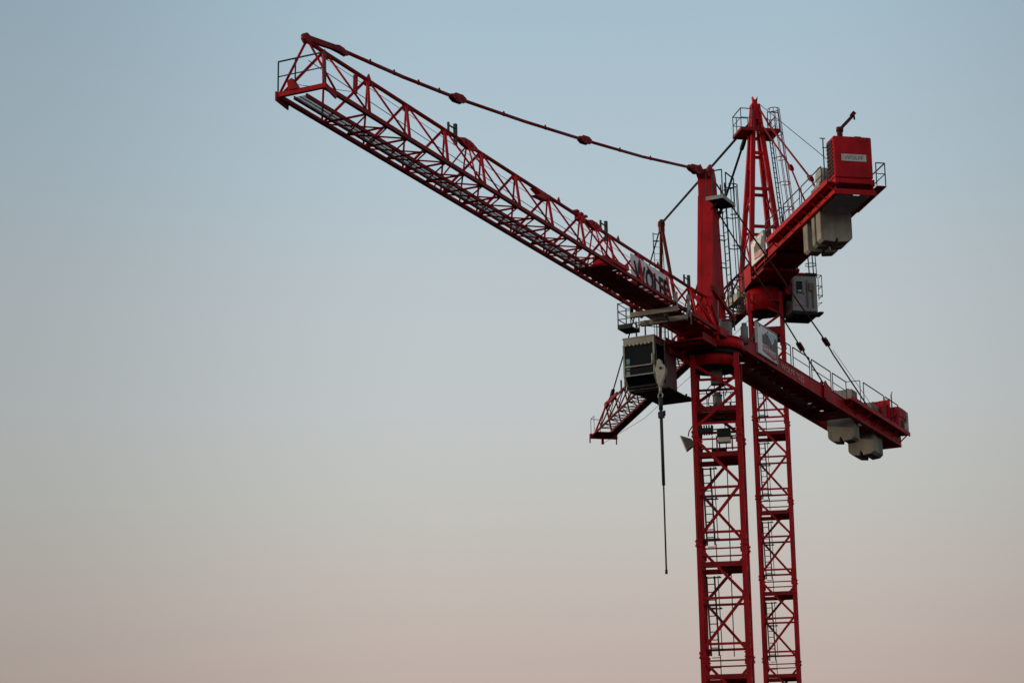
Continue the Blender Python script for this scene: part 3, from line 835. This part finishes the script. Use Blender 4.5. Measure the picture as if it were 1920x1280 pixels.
b.bar((2.9, -2.2, 27.35), (2.0, -1.3, 27.35), 0.035); b.bar((2.0, -1.3, 27.35), (1.3, -1.3, 27.35), 0.035)
b.build("roof_railing", GREEN, co)
b = B().path([(0.4, -0.9, 25.2), (-0.1, -0.75, 25.05), (0.4, -0.9, 24.9)], 0.025, 6)
b.build("door_handrail", GREEN, co)

# trolley with its service basket
tr = B()
tr.box(6.08, 6.26, -0.98, 0.98, 26.66, 26.86); tr.box(5.10, 5.28, -1.0, 0.98, 26.56, 26.76)
tr.bar((6.1, -0.3, 26.66), (5.2, 0.4, 26.62), 0.10); tr.bar((6.1, 0.5, 26.66), (5.2, 0.2, 26.62), 0.08)
tr.tube((5.7, -0.3, 26.72), (5.7, 0.3, 26.72), 0.20, 18)
trolley = empty("jib_trolley", LF, AF)
tag(trolley, "dirty grey trolley with small caged basket under the near crane's jib above the cab", "trolley")
tr.build("frame", TROLLEY, trolley, None, 0.012)
b = B()
for y in (0.98, 0.9):
    b.bar((6.15, y, 26.7), (6.15, y, 27.45), 0.07 if y > 0.95 else 0.04)
b.bar((5.2, 0.98, 26.6), (4.9, 0.98, 27.5), 0.07); b.tube((4.95, 0.94, 27.52), (4.95, 1.02, 27.52), 0.14, 12); b.tube((4.9, 0.98, 27.4), (4.7, 0.98, 26.5), 0.035, 6)
b.bar((6.1, -1.0, 26.7), (6.1, -1.0, 27.3), 0.08)
b.build("wheel_arm", TROLLEY, trolley)
b = B()
for x in (5.2, 6.15):
    for y in (-0.95, 0.95):
        b.tube((x, y - 0.04, 26.98), (x, y + 0.04, 26.98), 0.09, 12)
b.build("wheel", DARK, trolley)
b = B().box(5.35, 6.15, -1.55, -0.98, 26.30, 26.36)
b.box(5.33, 6.17, -1.57, -1.53, 26.28, 26.46); b.box(6.13, 6.17, -1.525, -0.98, 26.28, 26.46); b.box(5.33, 5.37, -1.525, -0.98, 26.28, 26.46)
for x, y in ((6.15, -1.55), (6.15, -1.0), (5.35, -1.55), (5.35, -1.0)):
    b.bar((x, y, 26.36), (x, y, 27.35), 0.035)
for z in (26.68, 27.0, 27.33):
    b.bar((6.15, -1.55, z), (6.15, -1.0, z), 0.028); b.bar((5.35, -1.55, z), (6.15, -1.55, z), 0.028); b.bar((5.35, -1.55, z), (5.35, -1.0, z), 0.028)
b.bar((6.15, -1.0, 26.68), (5.35, -1.0, 26.4), 0.025)
b.build("basket", GREEN, trolley)

# hook block with its long test rod
hk = empty("hook_block", LF, AF)
tag(hk, "pale worn hook block hanging beside the cab window with a long thin rod below it", "hook block")
b = B()
hp = [(u * 0.88 + 0.0, 24.45 + (v - 24.5) * 0.94) for u, v in [(-0.10, 25.06), (-0.17, 24.98), (-0.16, 24.86), (-0.24, 24.70), (-0.20, 24.30), (-0.16, 24.05), (-0.10, 23.92), (0.02, 23.88), (0.06, 24.05), (0.22, 24.40), (0.26, 24.62), (0.22, 24.76), (0.06, 24.88), (0.04, 25.0), (-0.02, 25.06)]]
# outline lies across the view of the block: y is the horizontal axis here
b.prism([(u, v) for u, v in hp], lambda u, v, t: (5.62 + t, u, v), -0.07, -0.02)
b.prism([(u, v) for u, v in hp], lambda u, v, t: (5.62 + t, u, v), 0.05, 0.10)
b.build("side_plate", HOOKW, hk, None, 0.012)
b = B().tube((5.57, 0.02, 24.60), (5.67, 0.02, 24.60), 0.20, 20).tube((5.5, 0.02, 24.60), (5.74, 0.02, 24.60), 0.06, 10)
b.build("sheave", DARK, hk)
b = B().tube((5.62, -0.06, 23.92), (5.62, -0.06, 23.60), 0.06, 8).ring((5.62, -0.06, 23.52), 0.10, 0.03, 14, 0, 360, (0, 1, 0), (0, 0, 1))
b.build("hook", HOOKW, hk)
b = B().tube((5.62, -0.06, 23.45), (5.62, -0.06, 22.95), 0.085, 10).tube((5.62, -0.06, 22.95), (5.62, -0.05, 19.95), 0.065, 10).tube((5.62, -0.05, 19.95), (5.62, -0.05, 16.6), 0.035, 8).tube((5.62, -0.05, 16.66), (5.62, -0.05, 16.5), 0.055, 8)
b.box(5.55, 5.70, -0.16, 0.06, 22.62, 22.86).tube((5.62, 0.08, 22.7), (5.62, 0.08, 22.9), 0.05, 8)
b.build("hanging_rod", ROPE, hk)
b = B()
for y in (-0.22, 0.22):
    b.tube((5.62, y * 0.7, 24.7), (5.68, y, 26.6), 0.012, 5)
b.build("hoist_rope", ROPE, hk)

# WOLFF banner inside the jib truss
bn = empty("name_banner", LF, AF)
tag(bn, "white banner with black capital letters tied inside the near crane's jib above the cab", "banner")
pb, pt_ = Vector((0, 0.27, 27.18)), Vector((0, 0.23, 28.44))
dv = (pt_ - pb).normalized()
X0, X1 = 8.80, 5.10
hb = (pt_ - pb).length
nb = Vector((-1, 0, 0)).cross(dv)
b = B()
seg = 12
vs = []
for i in range(seg + 1):
    x = X0 + (X1 - X0) * i / seg
    wv = 0.012 * math.sin(i * 1.7)
    for k, off in ((0, 0), (1, 0), (0, -0.012), (1, -0.012)):
        q = (pb if k == 0 else pt_) + nb * (off + wv) + Vector((x, 0, 0))
        vs.append(q)
fs = []
for i in range(seg):
    a, c = 4 * i, 4 * (i + 1)
    fs += [(a, c, c + 1, a + 1), (a + 2, a + 3, c + 3, c + 2), (a, a + 2, c + 2, c), (a + 1, c + 1, c + 3, a + 3)]
b.add(vs, fs)
b.build("cloth", WHITE, bn)
text("WOLFF", "lettering", BLACK, bn, Vector((X0 - 0.22, 0, 0)) + pb + dv * (hb * 0.16) + nb * 0.026, (-1, 0, 0), dv, hb * 0.66, 3.3, 0.006, 0.022)

sign_board(LF, AF, -2.40, -4.75, 1.06, 27.02, 28.30, "pale printed board on the near crane's counter jib, standing beside the slewing ring")

counterweight("counterweight_block", LF, AF, -16.4, -15.65, 0.06, 0.66, 25.88, 28.36, "smaller looking concrete block through the near crane's counter jib, closer to the tower")
counterweight("counterweight_block", LF, AF, -19.85, -18.5, 0.08, 0.66, 25.76, 28.32, "outermost concrete block hanging through the near crane's counter jib next to the winch")

# floodlights on the near mast
W_ = LF
fl = empty("floodlight", LF, AM)
tag(fl, "boxy floodlight with a beige glass mounted on the near mast's front face", "floodlight", "floodlights on the near mast")
B().box(0.08, 0.64, -1.18, -0.82, 22.72, 23.02).build("housing", DARK, fl, None, 0.02)
B().box(0.10, 0.62, -1.14, -0.80, 22.50, 22.715).build("glass", LAMPGLASS, fl, None, 0.015)
B().bar((0.06, -0.98, 22.8), (0.06, -0.98, 22.2), 0.06).bar((0.68, -0.98, 22.8), (0.68, -0.98, 22.2), 0.06).bar((0.68, -0.98, 22.78), (0.85, -0.95, 22.78), 0.05).build("bracket", RUST, fl)
f2 = empty("floodlight", LF, AM)
tag(f2, "wedge shaped floodlight tilted outwards on the left side of the near mast", "floodlight", "floodlights on the near mast")
pts_f = [(-1.40, -1.15, 22.86), (-1.17, -1.15, 22.24), (-1.17, -0.75, 22.24), (-1.40, -0.75, 22.86)]
pts_b = [(-0.95, -1.03, 22.72), (-0.86, -1.03, 22.44), (-0.86, -0.87, 22.44), (-0.95, -0.87, 22.72)]
b = B().add(pts_f + pts_b, [(0, 1, 2, 3), (7, 6, 5, 4), (0, 4, 5, 1), (1, 5, 6, 2), (2, 6, 7, 3), (3, 7, 4, 0)])
b.build("housing", OLIVE, f2, None, 0.015)
b = B().add([Vector(q) + Vector((-0.03, 0, -0.012)) for q in pts_f] + [Vector(q) + Vector((-0.006, 0, -0.003)) for q in pts_f], [(0, 1, 2, 3), (7, 6, 5, 4), (0, 4, 5, 1), (1, 5, 6, 2), (2, 6, 7, 3), (3, 7, 4, 0)])
b.build("glass", LAMPGLASS, f2)
B().path([(-1.10, -0.95, 22.85), (-1.06, -0.95, 23.05), (-0.92, -0.95, 23.26)], 0.025, 6).bar((-0.92, -0.95, 22.58), (-0.78, -0.93, 22.58), 0.06).build("bracket", DARK, f2)

# ================================================================== FAR CRANE
LR, AR = (14.37, 127.0, 0.0), -11.82
ZLR = 39.80
rc = empty("tower_crane", LR, AR)
tag(rc, "farther red tower crane with open four legged tower head and counter jib swung right", "tower crane", "red hammerhead tower cranes")
MR = Matrix.Rotation(R((90 - AM) - (90 - AR)), 4, 'Z') @ Matrix.Translation((0.12, 0, 0))
for J in (0.33, 4.83, 9.33, 13.83, 18.33, 22.83, 27.33, 31.83):
    mast_section(rc, MR, J, 4.5, 0.89, 0.19, first=(J < 1))
mast_section(rc, MR, 36.33, 2.6, 0.89, 0.19)
B().box(-2.6, 2.6, -2.6, 2.6, 0.004, 0.33).build("foundation", CONC, rc, MR, 0.05)
b = B()
for sy in (-1, 1):
    b.box(-0.82, 0.82, sy * 0.89 - 0.05, sy * 0.89 + 0.05, 36.45, 36.9)
b.box(-0.82, 0.82, -0.82, 0.82, 36.5, 36.56)
b.build("mast_top_platform", RUST, rc, MR)
b = B().tube((0, 0, 37.95), (0, 0, 39.30), 1.0, 48)
slr = b.build("slewing_ring", RED, rc)
B().tube((0, 0, 37.91), (0, 0, 37.945), 0.97, 48).build("drum_shade_disc", DARK, slr)  # blackened underside again, shade put into the colour
B().tube((0, 0, 39.31), (0, 0, 39.45), 1.08, 48).build("bearing", DARK, slr)
B().box(-3.4, 0.5, -1.06, 1.06, 39.46, 39.62).build("root_plate", RUST, slr)
for y in (-1.15, 1.15):
    B().prism([(-1.5, 39.35), (0.7, 39.15), (0.7, 40.3), (-1.5, 40.42)], XZ, y - 0.03, y + 0.03).build("root_side_plate", RED, slr)
B().tube((1.6, 0.85, 38.3), (1.6, 0.85, 39.4), 0.2, 14).build("slewing_motor", CRANEGREY, slr)
B().box(0.2, 2.6, 0.95, 1.35, 38.95, 39.15).box(0.2, 2.6, 1.36, 1.40, 38.9, 39.3).tube((2.4, 1.2, 39.15), (2.4, 1.2, 39.9), 0.12, 10).build("service_beam", CREAM, slr)

# four legged tower head
hz = lambda z: 0.10 + 0.080 * (51 - z)
hd = B()
for z in (47.5, 45.25, 42.9):
    for sx in (-1, 1):
        hd.bar((sx * hz(z), -hz(z), z), (sx * hz(z), hz(z), z), 0.14, 0.16)
for z0, z1 in ((40.3, 42.9), (42.9, 45.25), (45.25, 47.5)):
    for sy in (-1, 1):
        hd.bar((-hz(z0), sy * hz(z0), z0), (hz(z1), sy * hz(z1), z1), 0.07); hd.bar((hz((z0 + z1) / 2), sy * hz((z0 + z1) / 2), (z0 + z1) / 2), (-hz(z1), sy * hz(z1), z1), 0.07)
hdo = hd.build("tower_head", RED, rc)
for sx in (-1, 1):
    for sy in (-1, 1):
        z = 40.0
        B().bar((sx * hz(z), sy * hz(z), z), (sx * 0.10, sy * 0.12, 50.6), 0.24, 0.26, (0, 1, 0)).build("leg", RED, hdo)
b = B().prism([(-0.20, 49.4), (-0.11, 50.5), (-0.15, 51.1), (-0.05, 50.9), (0.05, 50.9), (0.15, 51.1), (0.11, 50.5), (0.20, 49.4)], YZ, -0.12, 0.12)
b.tube((-0.2, 0, 50.5), (0.3, 0, 50.5), 0.10, 8); b.box(-0.34, -0.13, -0.14, 0.14, 49.6, 50.5)
b.build("apex_plate", RED, hdo)
zp = 48.82
b = B().box(-0.75, 0.85, 0.36, 1.14, zp, zp + 0.06).box(-0.75, 0.85, -1.2, -0.36, zp, zp + 0.06)
b.box(-0.76, -0.70, -1.22, 1.16, zp - 0.10, zp + 0.10); b.box(0.80, 0.86, -1.22, 1.16, zp - 0.10, zp + 0.10)
b.box(-0.695, 0.795, 1.10, 1.16, zp - 0.08, zp + 0.08); b.box(-0.695, 0.795, -1.22, -1.16, zp - 0.08, zp + 0.08)
b.build("head_platform", RUST, hdo)
b = B()
railing(b, [(-0.72, 0.36, zp + 0.1), (-0.72, 1.12, zp + 0.1), (0.82, 1.12, zp + 0.1), (0.82, 0.9, zp + 0.1), (0.82, 0.2, zp + 0.1)], 1.15, True, 0.04)
railing(b, [(-0.72, -0.5, zp + 0.1), (-0.72, -1.18, zp + 0.1)], 1.0, True, 0.04)
railing(b, [(0.0, -1.18, zp + 0.1), (0.82, -1.18, zp + 0.1)], 1.0, True, 0.04)
b.build("platform_railing", GREEN, hdo)
b = B()
ladder(b, (-1.0, -1.22, 40.4), (-0.45, -0.62, 49.6), (0.7, -0.7, 0), 0.34, 0.026)
b.build("ladder", GREEN, hdo)
b = B()
cage(b, (-1.02, -1.24, 42.4), (-0.50, -0.66, 50.1), (-0.75, -0.66, 0), (0.66, -0.75, 0), 0.33, 0.02, 6, 6)
b.build("ladder_cage", RUST, hdo)

# far jib
TR = [37.2, 34.6, 32.0, 29.4, 26.8, 24.2, 21.6, 19.0, 16.4, 13.8, 11.2, 8.6, 6.0, 3.4, 1.2]
ZBR, ZTR = 39.62, 41.62
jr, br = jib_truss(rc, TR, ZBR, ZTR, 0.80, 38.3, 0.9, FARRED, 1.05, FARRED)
b = B().box(38.2, 38.42, -1.05, 1.0, ZBR - 0.22, ZBR + 0.12).box(36.9, 38.2, -0.70, 0.70, ZBR - 0.05, ZBR - 0.02)
b.bar((38.35, 0.98, ZBR - 0.1), (38.35, 0.98, ZBR - 0.55), 0.08); b.bar((38.35, -1.0, ZBR - 0.1), (38.35, -1.0, ZBR - 0.6), 0.08); b.tube((38.3, 0.05, ZBR - 0.25), (38.3, 0.05, ZBR - 0.62), 0.10, 8)
b.build("end_frame", RUST, jr)
b = B()
b.tube((37.2, 0, ZTR), (38.25, 0.7, ZBR), 0.07, 6); b.tube((37.2, 0, ZTR), (38.25, -0.7, ZBR), 0.07, 6)
b.build("tip_strut", RED, jr)
b = B()
railing(b, [(38.3, 0.9, ZBR + 0.1), (38.3, 0.2, ZBR + 0.1)], 1.1, False, 0.035); railing(b, [(38.3, 0.9, ZBR + 0.1), (37.3, 0.9, ZBR + 0.1)], 1.1, False, 0.03)
b.build("tip_railing", GREEN, jr)
b = B()
b.box(3, 37.8, -0.66, -0.30, ZBR + 0.02, ZBR + 0.05)
b.box(3, 37.8, -0.69, -0.665, ZBR - 0.06, ZBR + 0.1); b.box(3, 37.8, -0.295, -0.25, ZBR - 0.06, ZBR + 0.1)
b.build("walkway", RUST, jr)
for x in (32.7, 31.6):
    B().box(x - 0.06, x + 0.06, -0.05, 0.05, ZTR - 0.2, ZTR + 0.75).build("lifeline_post", GREEN, jr)
B().box(36.6, 37.3, -0.12, 0.12, ZTR - 0.15, ZTR + 0.18).box(33.9, 36.7, -0.07, 0.07, ZTR - 0.02, ZTR + 0.2).build("tie_lug", RUST, jr)
B().path([(38.3, 0.0, ZBR - 0.55), (30, -0.9, 39.0), (15, -1.0, 39.1), (1.0, -0.9, 39.3)], 0.014, 5).build("hoist_rope", ROPE, jr)
# support trestle standing on the far jib
st = B().bar((22.2, 0, ZTR), (20.92, 0, 50.0), 0.18, 0.18)
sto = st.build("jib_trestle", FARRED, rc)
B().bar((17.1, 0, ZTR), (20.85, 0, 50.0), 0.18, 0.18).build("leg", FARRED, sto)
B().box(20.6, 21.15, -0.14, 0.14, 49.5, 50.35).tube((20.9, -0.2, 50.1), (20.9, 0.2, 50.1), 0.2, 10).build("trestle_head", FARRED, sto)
b = B(); ladder(b, (22.0, -0.28, ZTR), (20.95, 0.28, 49.4), (0, 1, 0), 0.62, 0.02, 0.42)
b.bar((20.95, 0.6, 48.9), (20.95, 0.2, 48.9), 0.05); b.bar((20.95, 0.6, 49.4), (20.95, 0.2, 49.4), 0.05); b.bar((20.95, 0.58, 48.2), (20.95, 0.58, 49.5), 0.05)
b.build("ladder", GREEN, sto)
# ties of the far crane
tie(rc, [(0.2, 0.1, 49.75), (20.88, 0, 50.14)], 0.075, (), DARK)
tie(rc, [(20.9, 0, 50.1), (35.3, 0, 42.05), (36.9, 0, 41.75)], 0.05, (1,), DARK, 0.14)
tie(rc, [(0.6, 0.05, 49.9), (2.4, 0.05, 49.0), (9.3, 0.02, 45.55), (16.0, 0, 41.75)], 0.075, (1,), DARK, 0.11)
tie(rc, [(-0.15, -0.18, 50.4), (-3.2, 0.2, 48.05), (-11.6, 0.95, 42.0), (-12.9, 0.98, 40.6)], 0.055, (2,), RUST, 0.10)
tie(rc, [(-0.15, -0.22, 49.5), (-7.4, 0.55, 44.1), (-9.2, 0.80, 42.4), (-11.0, 0.98, 40.6)], 0.05, (1,), RUST, 0.10)
B().path([(-0.2, -0.2, 50.6), (-12.9, 0.5, 42.65)], 0.02, 5).build("signal_cable", ROPE, rc)

# far counter jib
ZL = 39.84
cj = B()
for i in range(14):
    x = -1.4 - 0.8 * i
    cj.bar((x, -0.95, ZL + 0.25), (x, 0.95, ZL + 0.25), 0.08, 0.12)
    cj.bar((x, -0.95, ZL + 0.22), (x - 0.8, 0.95, ZL + 0.22), 0.05, 0.08)
cro = cj.build("counter_jib", RED, rc)
for sy in (-1, 1):
    b = B(); y = sy * 1.0
    b.box(-15.5, 1.3, y - 0.012, y + 0.012, ZL + 0.04, ZL + 0.52)
    b.box(-15.5, 1.3, y - 0.12, y + 0.12, ZL, ZL + 0.038); b.box(-15.5, 1.3, y - 0.12, y + 0.12, ZL + 0.522, ZL + 0.56)
    b.build("main_beam", RED, cro)
b = B().box(-9.5, -1.0, -0.9, 0.9, ZL + 0.34, ZL + 0.37).box(-5.5, -1.0, -0.97, 0.97, ZL - 0.08, ZL - 0.04)
b.build("deck", RUST, cro)
B().box(-15.3, -12.9, -0.86, 0.86, ZL - 0.03, ZL - 0.004).build("end_floor", MESHM, cro)
B().box(-15.56, -15.5, -1.12, 1.12, ZL - 0.04, ZL + 0.24).build("end_plate", RED, cro)
b = B().box(-15.7, -5.6, 1.13, 1.50, ZL + 0.50, ZL + 0.54).box(-15.7, -5.6, 1.50, 1.55, ZL + 0.42, ZL + 0.68)
b.box(-15.7, -11.5, -1.65, -1.13, ZL + 0.42, ZL + 0.46)
for i in range(8):
    x = -6.0 - 1.35 * i
    b.bar((x, 1.02, ZL + 0.12), (x, 1.5, ZL + 0.47), 0.05, 0.05); b.bar((x, 1.13, ZL + 0.475), (x, 1.5, ZL + 0.475), 0.06)
b.build("outer_walkway", RED, cro)
b = B()
for xa, xb in ((-5.4, -8.3), (-8.6, -11.3), (-11.6, -14.8)):
    railing(b, [(xa, 1.5, ZL + 0.6), (xb, 1.5, ZL + 0.6)], 1.05, True, 0.04)
for xa, xb in ((-1.4, -4.2), (-4.4, -5.3)):
    railing(b, [(xa, 1.0, ZL + 0.6), (xb, 1.0, ZL + 0.6)], 1.0, True, 0.04)
railing(b, [(-15.65, -1.14, ZL + 0.5), (-15.65, -1.62, ZL + 0.5), (-12.0, -1.62, ZL + 0.5)], 1.2, True, 0.045)
railing(b, [(-5.4, -1.0, ZL + 0.6), (-11.3, -1.0, ZL + 0.6)], 1.05, True, 0.04)
b.build("railing", GREEN, cro)

# winch house on the far counter jib
wh = B().box(-15.45, -14.35, -1.06, 1.0, 40.72, 42.98)
who = wh.build("winch_house", RED, rc, None, 0.06)
B().box(-15.52, -14.3, -1.08, 1.02, 40.42, 40.66).build("sill_beam", RED, who)
B().box(-15.40, -14.4, -1.0, 0.94, 40.66, 40.72).build("gap_strip", DARK, who)
B().box(-15.35, -14.6, -0.55, -0.2, 42.985, 43.03).build("roof_hatch", RUST, who)
b = B()
for i in range(9):
    b.box(-15.3, -14.5, 1.002, 1.05, 40.95 + i * 0.21, 41.08 + i * 0.21)
b.build("louvre", DARK, who)
pan = B().box(-15.478, -15.458, -0.72, 0.62, 41.62, 42.00).build("name_plate", PLATE, who)
text("WOLFF", "lettering", CRANEGREY, pan, (-15.480, 0.46, 41.71), (0, -1, 0), (0, 0, 1), 0.20, 1.02, 0.004, 0.004)
b = B().tube((-14.9, 0.42, 42.98), (-14.9, 0.42, 43.42), 0.15, 12).tube((-14.9, 0.42, 43.42), (-14.9, 0.40, 43.62), 0.19, 12)
b.bar((-14.9, 0.48, 43.45), (-14.9, -0.36, 44.35), 0.14, 0.17); b.bar((-14.9, -0.28, 44.32), (-14.9, -0.42, 44.50), 0.26, 0.2)
b.tube((-14.9, -0.40, 44.42), (-14.9, -0.42, 44.12), 0.05, 6)
b.build("davit_arm", TIEM, who)
b = B().bar((-14.6, 1.25, 40.4), (-14.6, 1.25, 43.1), 0.05).bar((-14.6, 1.12, 43.1), (-14.6, 1.42, 43.1), 0.04).bar((-14.6, 1.05, 42.6), (-14.6, 1.3, 42.6), 0.04)
b.build("lamp_post", GREEN, who)
B().tube((-13.2, 1.1, 41.55), (-13.2, 0.3, 41.55), 0.45, 24).box(-13.6, -12.8, 0.9, 1.2, 40.5, 41.1).build("hoist_motor", GALV, who)
B().box(-14.2, -12.6, -0.7, 0.28, 40.5, 42.1).build("rope_drum_housing", RED, who, None, 0.05)
B().box(-10.6, -10.0, 0.2, 0.9, 40.42, 41.1).box(-12.1, -11.4, 0.0, 0.9, 40.42, 41.35).build("switch_cabinet", CRANEGREY, who, None, 0.03)

# far cab (door side towards the viewer)
fcab = B().box(-1.05, 0.6, -2.86, -1.38, 37.88, 39.98)
fo = fcab.build("operator_cab", CABGREY, rc, None, 0.03)
B().box(-1.10, 0.7, -2.88, -1.42, 37.66, 37.86).box(-1.2, -0.4, -3.15, -2.885, 37.74, 37.86).build("cab_floor", DARK, fo, None, 0.02)
B().box(-1.13, 0.95, -2.84, -2.2, 40.0, 40.14).build("roof", DARK, fo)
B().box(-1.13, 0.95, -2.19, -1.40, 40.0, 40.12).build("roof", RUST, fo)
dr = B().box(-1.085, -1.055, -2.12, -1.44, 38.2, 39.9).build("door", CABGREY, fo, None, 0.008)
B().box(-1.10, -1.087, -1.98, -1.62, 38.92, 39.62).build("window_gasket", DARK, dr, None, 0.005)
B().box(-1.112, -1.102, -1.94, -1.66, 38.98, 39.56).build("window", GLASS, dr)
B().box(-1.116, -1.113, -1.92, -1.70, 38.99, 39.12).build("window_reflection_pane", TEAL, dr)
B().box(-1.12, -1.10, -2.04, -2.0, 38.85, 38.95).build("handle", DARK, dr)
b = B().bar((-1.10, -2.26, 38.1), (-1.10, -2.26, 39.7), 0.07).bar((-1.10, -2.58, 38.1), (-1.10, -2.58, 39.5), 0.07).box(-1.14, -1.056, -2.66, -2.34, 39.1, 39.55)
b.build("pipe", OLIVE, fo)
B().box(0.605, 0.63, -2.7, -1.5, 38.2, 39.8).build("front_window", GLASS, fo)
B().box(-0.9, 0.5, -1.378, -1.36, 38.5, 39.7).build("side_window", GLASS, fo)
b = B()
for z in (38.9, 39.45, 40.1):
    b.bar((-0.9, -2.88, z), (-0.9, -3.22, z), 0.035); b.bar((-0.9, -3.22, z), (-0.3, -3.22, z), 0.035)
for x in (-0.9, -0.3):
    b.bar((x, -3.22, 38.8), (x, -3.22, 40.1), 0.035)
b.bar((-0.9, -2.88, 38.4), (-0.9, -3.2, 38.5), 0.03); b.bar((-0.9, -3.2, 38.5), (-0.9, -2.9, 38.25), 0.03)
b.build("handrail", GREEN, fo)
b = B()
ladder(b, (-0.3, -1.9, 40.1), (-0.3, -1.75, 41.7), (0, 1, 0), 0.36, 0.03)
b.build("roof_ladder", GREEN, fo)
b = B()
cage(b, (-0.25, -2.5, 40.14), (-0.25, -2.45, 41.6), (-0.3, -0.95, 0), (0.95, -0.3, 0), 0.33, 0.022, 3, 6)
b.build("ladder_cage", GREEN, fo)
B().box(-0.9, 0.5, -1.36, -1.02, 38.9, 39.5).build("cab_bracket", RED, fo)

sign_board(LR, AR, -1.80, -4.10, 1.20, 40.14, 41.50, "sunlit printed board on the far crane's counter jib, seen between the tower head legs")
counterweight("counterweight_block", LR, AR, -10.6, -9.9, 0.06, 0.86, 38.25, 40.9, "concrete block under the far crane's counter jib, nearer its tower and partly hidden")
counterweight("counterweight_block", LR, AR, -11.75, -11.30, 0.06, 0.86, 38.18, 40.9, "middle thin concrete slab under the far crane's counter jib, only its pale edge showing")
counterweight("counterweight_block", LR, AR, -12.68, -12.0, 0.06, 0.86, 38.2, 40.9, "large front concrete block under the far crane's counter jib below the winch house")
